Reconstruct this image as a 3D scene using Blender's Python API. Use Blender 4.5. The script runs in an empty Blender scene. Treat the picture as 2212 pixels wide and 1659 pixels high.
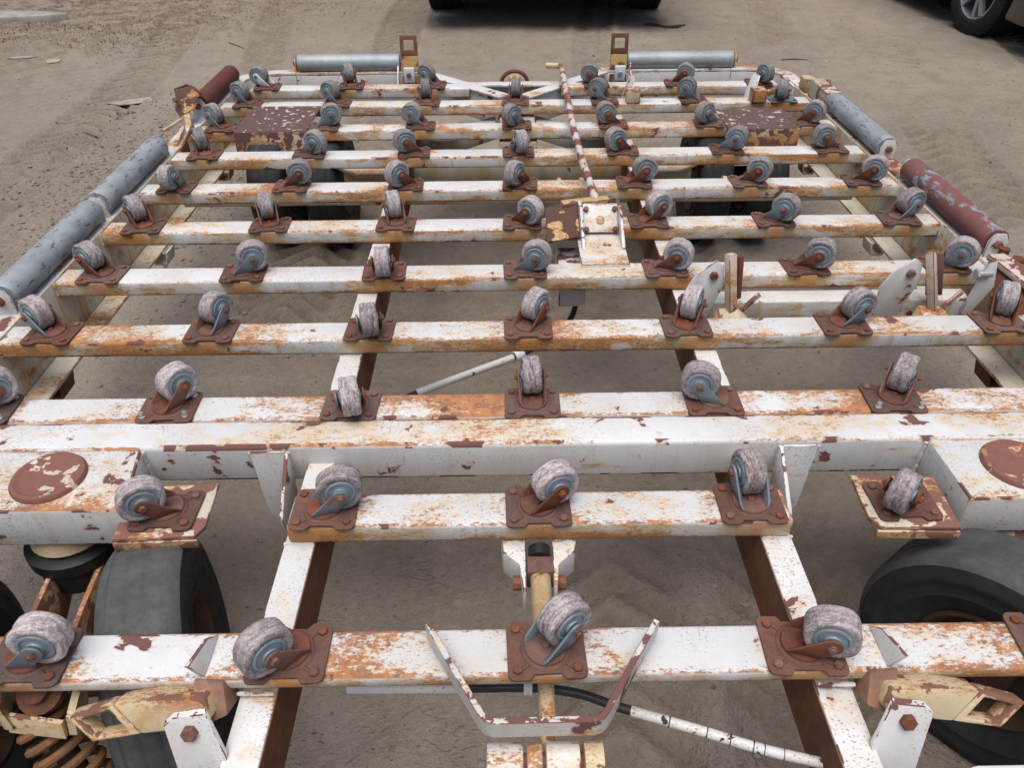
import bpy, bmesh, math, random
import numpy as np
from mathutils import Matrix, Vector

R = math.radians
random.seed(11)
scn = bpy.context.scene
col = scn.collection
DECK = 0.43                      # height of the dolly's cross beams above the ground

# ------------------------------------------------------------------ camera
cam_d = bpy.data.cameras.new('camera')
cam = bpy.data.objects.new('camera', cam_d)
col.objects.link(cam)
pit, yaw, rol = 0.6482, 0.0089, -0.0073
F = Vector((math.sin(yaw) * math.cos(pit), math.cos(yaw) * math.cos(pit), -math.sin(pit)))
Rt = Vector((math.cos(yaw), -math.sin(yaw), 0))
Up = Rt.cross(F)
r_ = math.cos(rol) * Rt + math.sin(rol) * Up
u_ = -math.sin(rol) * Rt + math.cos(rol) * Up
m3 = Matrix((r_, u_, -F)).transposed()
cam.matrix_world = Matrix.Translation((-0.0461, -0.5813, DECK + 0.8620)) @ m3.to_4x4()
cam_d.sensor_width = 36
cam_d.lens = 1640 / 2212 * 36
cam_d.clip_start = 0.02
cam_d.clip_end = 2000
scn.camera = cam

# ------------------------------------------------------------------ sky, sun, exposure
SUN_EL, SUN_AZ = 76, 190         # degrees; azimuth clockwise from +Y
world = bpy.data.worlds.new('World')
scn.world = world
world.use_nodes = True
wt = world.node_tree
sky = wt.nodes.new('ShaderNodeTexSky')
sky.sky_type = 'NISHITA'
sky.sun_disc = False
sky.sun_elevation = R(SUN_EL)
sky.sun_rotation = R(SUN_AZ)
sky.air_density = 1.0
sky.dust_density = 4.0
sky.ozone_density = 1.0
bg = wt.nodes['Background']
bg.inputs['Strength'].default_value = 0.062
wt.links.new(sky.outputs[0], bg.inputs['Color'])
sun_d = bpy.data.lights.new('sun', 'SUN')
sun_d.energy = 1.5
sun_d.angle = R(52)
sun_d.color = (1.0, 0.965, 0.915)
sun = bpy.data.objects.new('sun', sun_d)
col.objects.link(sun)
sd = Vector((math.sin(R(SUN_AZ)) * math.cos(R(SUN_EL)), math.cos(R(SUN_AZ)) * math.cos(R(SUN_EL)), math.sin(R(SUN_EL))))
sun.rotation_euler = sd.to_track_quat('Z', 'Y').to_euler()
scn.render.engine = 'CYCLES'
scn.view_settings.view_transform = 'Standard'
scn.view_settings.look = 'None'
scn.view_settings.gamma = 1
scn.view_settings.use_curve_mapping = False
scn.view_settings.exposure = 0.95
scn.cycles.max_bounces = 5
scn.cycles.diffuse_bounces = 3
scn.cycles.glossy_bounces = 2
scn.cycles.caustics_reflective = False


# ------------------------------------------------------------------ material helpers
class NT:
    def __init__(s, name):
        s.m = bpy.data.materials.new(name)
        s.m.use_nodes = True
        s.t = s.m.node_tree
        s.b = s.t.nodes['Principled BSDF']
        s._tc = None

    def n(s, kind, **kw):
        nd = s.t.nodes.new(kind)
        for k, v in kw.items():
            setattr(nd, k, v)
        return nd

    def put(s, sock, v):
        if isinstance(v, (int, float)):
            sock.default_value = v
        elif isinstance(v, tuple):
            sock.default_value = v if len(v) != 3 or sock.type == 'VECTOR' else (*v, 1)
        else:
            s.t.links.new(v, sock)

    def obj(s):
        if not s._tc:
            s._tc = s.n('ShaderNodeTexCoord')
        return s._tc.outputs['Object']

    def shifted(s, amount=9.0):
        oi = s.n('ShaderNodeObjectInfo')
        sc = s.math('MULTIPLY', oi.outputs['Random'], amount)
        ad = s.n('ShaderNodeVectorMath', operation='ADD')
        s.put(ad.inputs[0], s.obj())
        s.put(ad.inputs[1], sc)
        return ad.outputs[0]

    def scale(s, vec, x, y, z):
        mp = s.n('ShaderNodeVectorMath', operation='MULTIPLY')
        s.put(mp.inputs[0], vec)
        mp.inputs[1].default_value = (x, y, z)
        return mp.outputs[0]

    def noise(s, vec, scale, detail=3, rough=0.55, dist=0.0):
        nd = s.n('ShaderNodeTexNoise')
        s.put(nd.inputs['Vector'], vec)
        nd.inputs['Scale'].default_value = scale
        nd.inputs['Detail'].default_value = detail
        nd.inputs['Roughness'].default_value = rough
        nd.inputs['Distortion'].default_value = dist
        return nd.outputs['Fac']

    def vor(s, vec, scale, feature='F1'):
        nd = s.n('ShaderNodeTexVoronoi', feature=feature)
        s.put(nd.inputs['Vector'], vec)
        nd.inputs['Scale'].default_value = scale
        return nd.outputs['Distance']

    def math(s, op, a, b=0.0, clamp=False):
        nd = s.n('ShaderNodeMath', operation=op, use_clamp=clamp)
        s.put(nd.inputs[0], a)
        s.put(nd.inputs[1], b)
        return nd.outputs[0]

    def add(s, a, b): return s.math('ADD', a, b)
    def mul(s, a, b): return s.math('MULTIPLY', a, b)
    def mx(s, a, b): return s.math('MAXIMUM', a, b)
    def inv(s, a): return s.math('SUBTRACT', 1.0, a)

    def ramp(s, v, a, b, lo=0.0, hi=1.0):
        nd = s.n('ShaderNodeMapRange', interpolation_type='SMOOTHSTEP')
        s.put(nd.inputs['Value'], v)
        for k, x in (('From Min', a), ('From Max', b), ('To Min', lo), ('To Max', hi)):
            nd.inputs[k].default_value = x
        return nd.outputs[0]

    def mix(s, f, a, b):
        nd = s.n('ShaderNodeMix', data_type='RGBA')
        s.put(nd.inputs[0], f)
        s.put(nd.inputs[6], a)
        s.put(nd.inputs[7], b)
        return nd.outputs[2]

    def fmix(s, f, a, b):
        nd = s.n('ShaderNodeMix', data_type='FLOAT')
        s.put(nd.inputs[0], f)
        s.put(nd.inputs[2], a)
        s.put(nd.inputs[3], b)
        return nd.outputs[0]

    def sep(s, vec):
        nd = s.n('ShaderNodeSeparateXYZ')
        s.put(nd.inputs[0], vec)
        return nd.outputs

    def upness(s):
        g = s.n('ShaderNodeNewGeometry')
        return s.math('MAXIMUM', s.sep(g.outputs['Normal'])[2], 0.0, True)

    def bump(s, h, strength=0.4, dist=0.002):
        nd = s.n('ShaderNodeBump')
        nd.inputs['Strength'].default_value = strength
        nd.inputs['Distance'].default_value = dist
        s.put(nd.inputs['Height'], h)
        s.t.links.new(nd.outputs[0], s.b.inputs['Normal'])

    def out(s, base, rough, metal=0.0, spec=0.4):
        s.put(s.b.inputs['Base Color'], base)
        s.put(s.b.inputs['Roughness'], rough)
        s.put(s.b.inputs['Metallic'], metal)
        s.put(s.b.inputs['Specular IOR Level'], spec)
        return s.m


ORANGE = (0.42, 0.165, 0.050)
RUSTY = (0.23, 0.088, 0.042)
MAROON = (0.115, 0.052, 0.046)


def painted(name, base, top=0.90, side=0.80, chip=0.66, stain=0.5, period=False, edge=0.0,
            grime=(0.50, 0.40, 0.24), orange=ORANGE, chipcol=MAROON, fine=150, cheap=True, upchip=0.0, chipscale=15, wide=False):
    t = NT(name)
    p = t.shifted(6.0)
    pw = t.obj()
    up = t.ramp(t.upness(), 0.35, 0.75)
    sd_ = t.inv(up)
    ps = t.scale(p, 0.5, 1, 1)
    big = t.noise(t.scale(p, 1, 1.4, 1.4), 4.2, 5, 0.6)
    strk = t.noise(t.scale(p, 1, 3, 5), 4.5, 4, 0.6)
    med = t.noise(ps, 48, 3, 0.6)
    fn = t.noise(ps, fine * 1.6, 3, 0.75)
    vf = t.noise(t.scale(p, 0.7, 1, 1), fine * 2.4, 2, 0.6)
    ea = t.n('ShaderNodeAttribute', attribute_name='edge').outputs['Fac']
    near = 0.0
    oi_ = t.n('ShaderNodeObjectInfo')
    vary = t.ramp(t.math('FRACT', t.mul(oi_.outputs['Random'], 3.7)), 0.0, 1.0, -0.045, 0.045)
    if wide:
        gy_ = t.sep(t._tc.outputs['Generated'])[1]
        near = t.ramp(t.math('ABSOLUTE', t.math('SUBTRACT', gy_, 0.5)), 0.28, 0.5, -0.02, 0.065)
        vary = t.add(vary, near)
    if period:
        fr0 = t.math('SUBTRACT', t.math('FRACT', t.add(t.math('DIVIDE', t.sep(pw)[0], 0.33), 20.5)), 0.5)
        vary = t.add(vary, t.ramp(t.mul(t.math('ABSOLUTE', fr0), 0.33), 0.105, 0.055, 0.0, 0.07))
    # speckled rust on the upward faces, streaked rust on the sides
    tex = t.add(t.mul(med, 0.28), t.mul(fn, 0.75))
    a = t.ramp(t.add(t.add(big, tex), t.add(t.mul(ea, 0.05), vary)), top + 0.205, top + 0.345)
    tx2 = t.add(t.mul(med, 0.30), t.mul(fn, 0.5))
    lo = t.add(strk, tx2)
    if period:
        lo = t.add(lo, t.ramp(t.sep(pw)[2], DECK - 0.020, DECK - 0.037, 0.0, 0.09))
    b = t.ramp(t.add(lo, t.mul(ea, 0.05)), side + 0.15, side + 0.32)
    rust = t.mul(t.fmix(sd_, a, b), 0.92)
    # pepper of tiny pits
    pits = t.mul(t.ramp(vf, 0.60, 0.66), t.ramp(t.noise(p, 9, 2), 0.38, 0.62))
    rust = t.mx(rust, t.mul(pits, 0.8))
    # yellowish run-off stain
    st = t.mul(t.ramp(t.noise(t.scale(p, 1, 1, 0.5), 9, 4, 0.6), 0.44, 0.68), t.fmix(up, stain, stain * 0.35))
    if period:
        x = t.sep(pw)[0]
        fr = t.math('SUBTRACT', t.math('FRACT', t.add(t.math('DIVIDE', x, 0.33), 20.5)), 0.5)
        d = t.mul(t.math('ABSOLUTE', fr), 0.33)
        d = t.add(d, t.mul(t.math('SUBTRACT', t.noise(p, 16, 4), 0.5), 0.11))
        ps = t.mul(t.ramp(d, 0.075, 0.03), t.fmix(up, 0.95, 0.12))
        st = t.mx(st, ps)
        rust = t.mx(rust, t.mul(t.ramp(t.add(d, t.mul(fn, 0.09)), 0.085, 0.05), t.mul(sd_, 0.8)))
    white = t.mix(t.ramp(t.noise(p, 3, 3), 0.35, 0.7), base, tuple(c * 0.84 for c in base))
    white = t.mix(t.mul(t.ramp(vf, 0.3, 0.75), 0.16), white, tuple(c * 0.62 for c in base))
    c0 = t.mix(st, white, t.mix(t.ramp(fn, 0.35, 0.65), grime, tuple(c * 0.72 for c in grime)))
    drip = t.mul(t.mul(t.ramp(t.noise(t.scale(p, 1, 1, 0.07), 55, 3, 0.6), 0.53, 0.72), sd_), min(1.0, stain * 0.9))
    c0 = t.mix(drip, c0, (0.44, 0.25, 0.09))
    dirt = t.mul(t.ramp(t.noise(p, 7, 5, 0.65), 0.40, 0.72), 0.30)
    c0 = t.mix(dirt, c0, (0.46, 0.39, 0.30))
    halo2 = t.fmix(sd_, t.ramp(t.add(big, t.mul(med, 0.5)), top - 0.14, top + 0.03), t.ramp(t.add(strk, t.mul(med, 0.5)), side - 0.08, side + 0.10))
    c0 = t.mix(t.mul(halo2, 0.75), c0, t.mix(sd_, (0.60, 0.46, 0.29), (0.50, 0.34, 0.14)))
    rc = t.mix(t.ramp(t.noise(p, 40, 4, 0.7), 0.40, 0.62), orange, RUSTY)
    rc = t.mix(t.mul(sd_, 0.55), rc, t.mix(t.ramp(fn, 0.4, 0.62), (0.52, 0.235, 0.065), (0.36, 0.15, 0.05)))
    c1 = t.mix(rust, c0, rc)
    ch = t.noise(p, chipscale, 6, 0.55, 0.25)
    if edge > 0:
        ch = t.add(ch, t.mul(ea, edge * 0.20))
    if upchip > 0:
        ch = t.add(ch, t.mul(up, t.mul(t.ramp(t.noise(p, 38, 4, 0.6), 0.40, 0.60), upchip)))
    halo = t.ramp(ch, chip - 0.03, chip)
    c1 = t.mix(t.mul(halo, 0.35), c1, orange)
    chips = t.ramp(ch, chip, chip + 0.008)
    c2 = t.mix(chips, c1, t.mix(fn, chipcol, tuple(c * 1.7 for c in chipcol)))
    hgt = t.math('SUBTRACT', t.mul(vf, 0.25), t.add(t.mul(chips, 1.0), t.mul(rust, t.mul(fn, 0.9))))
    t.bump(hgt, 0.55, 0.0015)
    rough = t.fmix(t.mx(rust, chips), 0.42, 0.88)
    return t.out(c2, rough, 0.0, 0.42)


def rusted(name, c1, c2, sc=60, rough=0.85, dust=0.25, dustcol=(0.24, 0.17, 0.12)):
    t = NT(name)
    p = t.shifted(5.0)
    n1 = t.noise(p, sc, 5, 0.65)
    n2 = t.noise(p, sc * 5, 3, 0.7)
    c = t.mix(t.ramp(n1, 0.35, 0.66), c1, c2)
    c = t.mix(t.mul(t.ramp(t.noise(p, sc * 0.3, 4), 0.45, 0.7), dust), c, dustcol)
    c = t.mix(t.mul(t.ramp(n2, 0.3, 0.8), 0.35), c, tuple(v * 0.45 for v in c1))
    oi = t.n('ShaderNodeObjectInfo')
    hs = t.n('ShaderNodeHueSaturation')
    t.put(hs.inputs['Saturation'], t.ramp(oi.outputs['Random'], 0.0, 1.0, 0.78, 1.1))
    t.put(hs.inputs['Value'], t.ramp(t.math('FRACT', t.mul(oi.outputs['Random'], 7.3)), 0.0, 1.0, 0.84, 1.14))
    t.put(hs.inputs['Color'], c)
    c = hs.outputs[0]
    t.bump(t.add(n1, t.mul(n2, 0.5)), 0.5, 0.0012)
    return t.out(c, t.ramp(n2, 0.3, 0.7, rough - 0.12, min(1, rough + 0.08)), 0.0, 0.3)


def zinc(name, base, rustamt=0.62, rustcol=(0.15, 0.06, 0.045), sc=30, stretch=(1, 1, 1), rough=0.5, metal=0.25):
    t = NT(name)
    p = t.shifted(7.0)
    n1 = t.noise(t.scale(p, *stretch), sc, 5, 0.62, 0.3)
    n2 = t.noise(p, sc * 7, 3, 0.7)
    c = t.mix(t.ramp(t.noise(p, sc * 0.5, 4), 0.3, 0.7), base, tuple(v * 0.72 for v in base))
    c = t.mix(t.mul(t.ramp(n2, 0.4, 0.8), 0.4), c, tuple(min(1, v * 1.5) for v in base))
    m = t.ramp(t.add(n1, t.mul(t.math('SUBTRACT', n2, 0.5), 0.12)), rustamt, rustamt + 0.05)
    c = t.mix(m, c, t.mix(n2, rustcol, tuple(v * 1.9 for v in rustcol)))
    t.bump(t.add(t.mul(m, -1.0), t.mul(n2, 0.4)), 0.4, 0.001)
    return t.out(c, t.fmix(m, rough, 0.85), t.fmix(m, metal, 0.0), 0.45)


def plain(name, base, rough=0.6, metal=0.0, var=0.25, sc=25, spec=0.4, bump=0.2):
    t = NT(name)
    p = t.shifted(4.0)
    n1 = t.noise(p, sc, 4, 0.6)
    n2 = t.noise(p, sc * 8, 3, 0.7)
    c = t.mix(t.ramp(n1, 0.3, 0.7), base, tuple(v * (1 - var) for v in base))
    t.bump(n2, bump, 0.0008)
    return t.out(c, t.ramp(n1, 0.3, 0.7, rough - 0.08, rough + 0.08), metal, spec)


WHITE = (0.66, 0.668, 0.67)
M = {}
M['beam'] = painted('beam paint', WHITE, 0.855, 0.735, 0.675, 0.6, True, 0.3, wide=True)
M['mainbeam'] = painted('main beam paint', WHITE, 0.84, 0.90, 0.635, 0.2, False, 0.55, wide=True)
M['rail'] = painted('rail paint', WHITE, 0.885, 0.82, 0.655, 0.6, False, 0.4)
M['white'] = painted('bracket paint', WHITE, 0.91, 0.93, 0.655, 0.15, False, 0.6, upchip=0.22)
M['guard'] = painted('guard paint', WHITE, 0.88, 0.90, 0.60, 0.3, False, 0.6, upchip=0.22)
M['shelf'] = painted('shelf paint', (0.60, 0.55, 0.44), 0.80, 0.68, 0.515, 0.6, False, 0.3, chipcol=(0.15, 0.07, 0.052), chipscale=24)
M['pink'] = painted('primer pink paint', (0.60, 0.49, 0.43), 0.84, 0.78, 0.565, 0.4, False, 0.8, upchip=0.10)
M['cream'] = painted('cream paint', (0.60, 0.50, 0.32), 0.83, 0.78, 0.615, 0.6, False, 0.3, (0.46, 0.29, 0.10), upchip=0.13, chipcol=(0.15, 0.07, 0.045))
M['yellow'] = painted('yellow paint', (0.48, 0.30, 0.085), 0.80, 0.74, 0.535, 0.5, False, 0.6, (0.42, 0.24, 0.07))
M['yellowbrown'] = painted('brown and yellow paint', (0.46, 0.31, 0.04), 0.78, 0.76, 0.46, 0.5, False, 0.3, (0.4, 0.25, 0.05), chipcol=(0.07, 0.036, 0.026), chipscale=26)
M['sheet'] = painted('brown sheet paint', (0.60, 0.53, 0.46), 0.84, 0.62, 0.385, 0.4, False, 0.0, chipcol=(0.085, 0.047, 0.043), chipscale=42)
M['sheetfront'] = painted('flaked sheet paint', (0.62, 0.55, 0.48), 0.80, 0.66, 0.475, 0.25, False, 0.0, chipcol=(0.095, 0.05, 0.044), chipscale=30)
M['redrod'] = painted('red flaked paint', (0.62, 0.56, 0.53), 0.95, 0.99, 0.50, 0.1, False, 0.0, chipcol=(0.15, 0.05, 0.05), chipscale=16)
M['cap'] = painted('worn cap paint', (0.62, 0.58, 0.55), 0.74, 0.74, 0.41, 0.3, False, 0.2, chipcol=(0.15, 0.065, 0.05), chipscale=30)
M['side'] = painted('side channel paint', (0.60, 0.58, 0.50), 0.84, 0.80, 0.69, 1.0, False, 0.3, (0.47, 0.32, 0.12))
M['railside'] = rusted('rail web rust', (0.19, 0.072, 0.036), (0.12, 0.055, 0.034), 14, 0.8, 0.3, (0.20, 0.15, 0.09))
M['knuckle'] = rusted('orange brown rust', (0.27, 0.115, 0.05), (0.15, 0.07, 0.045), 24, 0.8, 0.3, (0.32, 0.17, 0.08))
M['browntip'] = rusted('brown flap', (0.14, 0.07, 0.045), (0.20, 0.11, 0.05), 22, 0.8, 0.3, (0.30, 0.19, 0.07))
M['rust'] = rusted('caster rust', (0.150, 0.074, 0.056), (0.108, 0.056, 0.045), 55, 0.8, 0.3, (0.18, 0.115, 0.09))
M['rustarm'] = rusted('fork rust', (0.185, 0.070, 0.044), (0.120, 0.052, 0.038), 60, 0.75, 0.15)
M['bolt'] = rusted('bolt rust', (0.15, 0.062, 0.042), (0.22, 0.08, 0.04), 90, 0.75, 0.1)
M['boltzinc'] = zinc('zinc bolt', (0.5, 0.5, 0.5), 0.7, sc=40, rough=0.35, metal=0.6)
M['blue'] = zinc('blue grey fork', (0.175, 0.215, 0.245), 0.60, sc=45, rough=0.5, metal=0.15)
M['hub'] = zinc('blue hub', (0.235, 0.295, 0.34), 0.68, sc=60, rough=0.5, metal=0.1)
M['whitearm'] = plain('white fork', (0.7, 0.7, 0.68), 0.5)
M['roller'] = zinc('galvanised roller', (0.30, 0.330, 0.352), 0.575, (0.10, 0.075, 0.078), 40, (2.4, 0.7, 2.4), 0.55, 0.1)
M['rollerfar'] = zinc('grey roller', (0.34, 0.37, 0.38), 0.72, (0.14, 0.07, 0.07), 14, (0.8, 3, 3), 0.5, 0.2)
M['rollerbrown'] = zinc('worn roller', (0.27, 0.31, 0.36), 0.405, (0.125, 0.05, 0.046), 9, (1.6, 0.8, 1.6), 0.5, 0.1)
M['rollerrust'] = rusted('rusty roller', (0.16, 0.052, 0.042), (0.12, 0.042, 0.036), 20, 0.7, 0.1)
M['tyre'] = rusted('tyre rubber', (0.055, 0.056, 0.057), (0.088, 0.088, 0.087), 14, 0.78, 0.5, (0.125, 0.118, 0.105))
M['wall_and_shaded_tread'] = rusted('tyre sidewall and shaded tread', (0.016, 0.017, 0.02), (0.028, 0.028, 0.03), 9, 0.7, 0.2, (0.05, 0.048, 0.045))  # sidewall rubber, also painted on rear treads to stand in for shade
M['rim'] = rusted('rusty rim', (0.085, 0.045, 0.03), (0.05, 0.03, 0.024), 18, 0.85, 0.2)
M['black'] = plain('black grease', (0.014, 0.014, 0.015), 0.5)
M['hose'] = plain('black hose', (0.03, 0.031, 0.033), 0.5)
M['whitehose'] = painted('white painted hose', (0.70, 0.71, 0.71), 1.1, 1.15, 0.645, 0.0, False, 0.0, chipcol=(0.03, 0.03, 0.032), chipscale=40)
M['spring'] = rusted('spring rust', (0.24, 0.12, 0.06), (0.15, 0.08, 0.05), 40, 0.8, 0.2)
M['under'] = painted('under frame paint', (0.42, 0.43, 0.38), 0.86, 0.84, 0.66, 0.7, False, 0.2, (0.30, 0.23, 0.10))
M['grey'] = plain('light grey enamel', (0.62, 0.65, 0.67), 0.45, 0, 0.1)


def tread_mat():
    t = NT('worn fibre tread')
    p = t.shifted(6.0)
    oi = t.n('ShaderNodeObjectInfo')
    age = t.sep(oi.outputs['Color'])[0]
    fib = t.add(t.mul(t.noise(t.scale(p, 0.35, 5.0, 0.35), 60, 4, 0.65, 0.5), 0.6), t.mul(t.noise(p, 110, 4, 0.65), 0.4))
    fl = t.noise(p, 240, 3, 0.7)
    c = t.mix(t.ramp(fib, 0.38, 0.62), (0.50, 0.44, 0.445), (0.24, 0.205, 0.21))
    c = t.mix(t.mul(t.ramp(fl, 0.48, 0.70), 0.65), c, (0.68, 0.65, 0.65))
    red = t.mul(t.ramp(t.noise(t.scale(p, 1, 4, 1), 40, 4, 0.7), 0.54, 0.64), t.ramp(oi.outputs['Random'], 0.1, 0.9, 0.15, 0.8))
    c = t.mix(t.mul(red, t.inv(age)), c, (0.21, 0.085, 0.08))
    c = t.mix(t.mul(age, t.ramp(fib, 0.3, 0.7, 0.55, 0.85)), c, t.mix(t.ramp(fl, 0.4, 0.7), (0.115, 0.115, 0.105), (0.25, 0.245, 0.225)))
    crack = t.ramp(t.math('ABSOLUTE', t.math('SUBTRACT', t.noise(t.scale(p, 1, 2.5, 1), 55, 4, 0.6, 1.0), 0.5)), 0.0, 0.022)
    c = t.mix(t.mul(t.inv(crack), 0.6), c, (0.06, 0.05, 0.05))
    hs = t.n('ShaderNodeHueSaturation')
    t.put(hs.inputs['Value'], t.ramp(t.math('FRACT', t.mul(oi.outputs['Random'], 5.7)), 0.0, 1.0, 0.74, 1.12))
    t.put(hs.inputs['Color'], c)
    c = hs.outputs[0]
    t.bump(t.add(t.add(fib, t.mul(fl, 0.4)), t.mul(crack, 0.5)), 0.5, 0.0016)
    return t.out(c, 0.85, 0, 0.25)


M['tread'] = tread_mat()


def ground_mat():
    t = NT('sandy dirt')
    p = t.obj()
    a = t.noise(p, 0.55, 5, 0.6)
    b = t.noise(p, 6.0, 6, 0.65)
    d = t.noise(p, 45, 5, 0.7)
    g = t.noise(p, 240, 3, 0.7)
    c = t.mix(t.ramp(a, 0.36, 0.64), (0.262, 0.219, 0.175), (0.322, 0.274, 0.224))
    c = t.mix(t.mul(t.ramp(b, 0.42, 0.68), 0.5), c, (0.205, 0.167, 0.134))
    c = t.mix(t.mul(t.ramp(d, 0.40, 0.72), 0.4), c, (0.39, 0.335, 0.275))
    c = t.mix(t.mul(t.ramp(g, 0.56, 0.70), 0.5), c, (0.12, 0.097, 0.077))
    c = t.mix(t.mul(t.ramp(t.noise(p, 420, 2, 0.6), 0.64, 0.72), 0.5), c, (0.48, 0.43, 0.37))
    # crumbs of dark organic matter
    bits = t.mul(t.ramp(t.noise(t.scale(p, 1, 1.7, 1), 70, 2, 0.5), 0.68, 0.72), t.ramp(t.noise(p, 2.2, 3), 0.36, 0.58))
    c = t.mix(t.mul(bits, 0.85), c, (0.07, 0.054, 0.043))
    # tyre tracks tinted a little darker, most in the lug recesses
    tk = t.n('ShaderNodeAttribute', attribute_name='track_dark').outputs['Fac']
    c = t.mix(t.mul(tk, t.ramp(b, 0.35, 0.6, 0.25, 0.6)), c, (0.175, 0.140, 0.110))
    # drier, browner litter in the rough corner beyond the left side
    xyz = t.sep(p)
    corner = t.ramp(t.add(t.add(t.mul(xyz[0], -0.5), t.mul(xyz[1], 0.42)), t.mul(t.math('SUBTRACT', t.noise(p, 1.1, 4), 0.5), 1.6)), 3.0, 4.2)
    lit = t.mix(t.ramp(t.noise(p, 16, 5, 0.7), 0.40, 0.62), (0.115, 0.085, 0.060), (0.27, 0.205, 0.14))
    c = t.mix(t.mul(corner, t.ramp(b, 0.40, 0.56, 0.15, 0.8)), c, lit)
    crease = t.ramp(t.math('ABSOLUTE', t.math('SUBTRACT', t.noise(t.scale(p, 1, 2.0, 1), 11, 3, 0.5), 0.5)), 0.0, 0.03)
    crm = t.mul(t.inv(crease), t.ramp(t.noise(p, 5.5, 4), 0.53, 0.62))
    cl = t.noise(p, 110, 3, 0.6)
    h = t.add(t.add(t.mul(b, 0.5), t.mul(d, 0.8)), t.add(t.add(t.mul(g, 0.30), t.mul(cl, 0.5)), t.mul(crm, -0.22)))
    t.bump(h, 0.85, 0.018)
    return t.out(c, 0.95, 0, 0.15)


M['ground'] = ground_mat()


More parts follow.
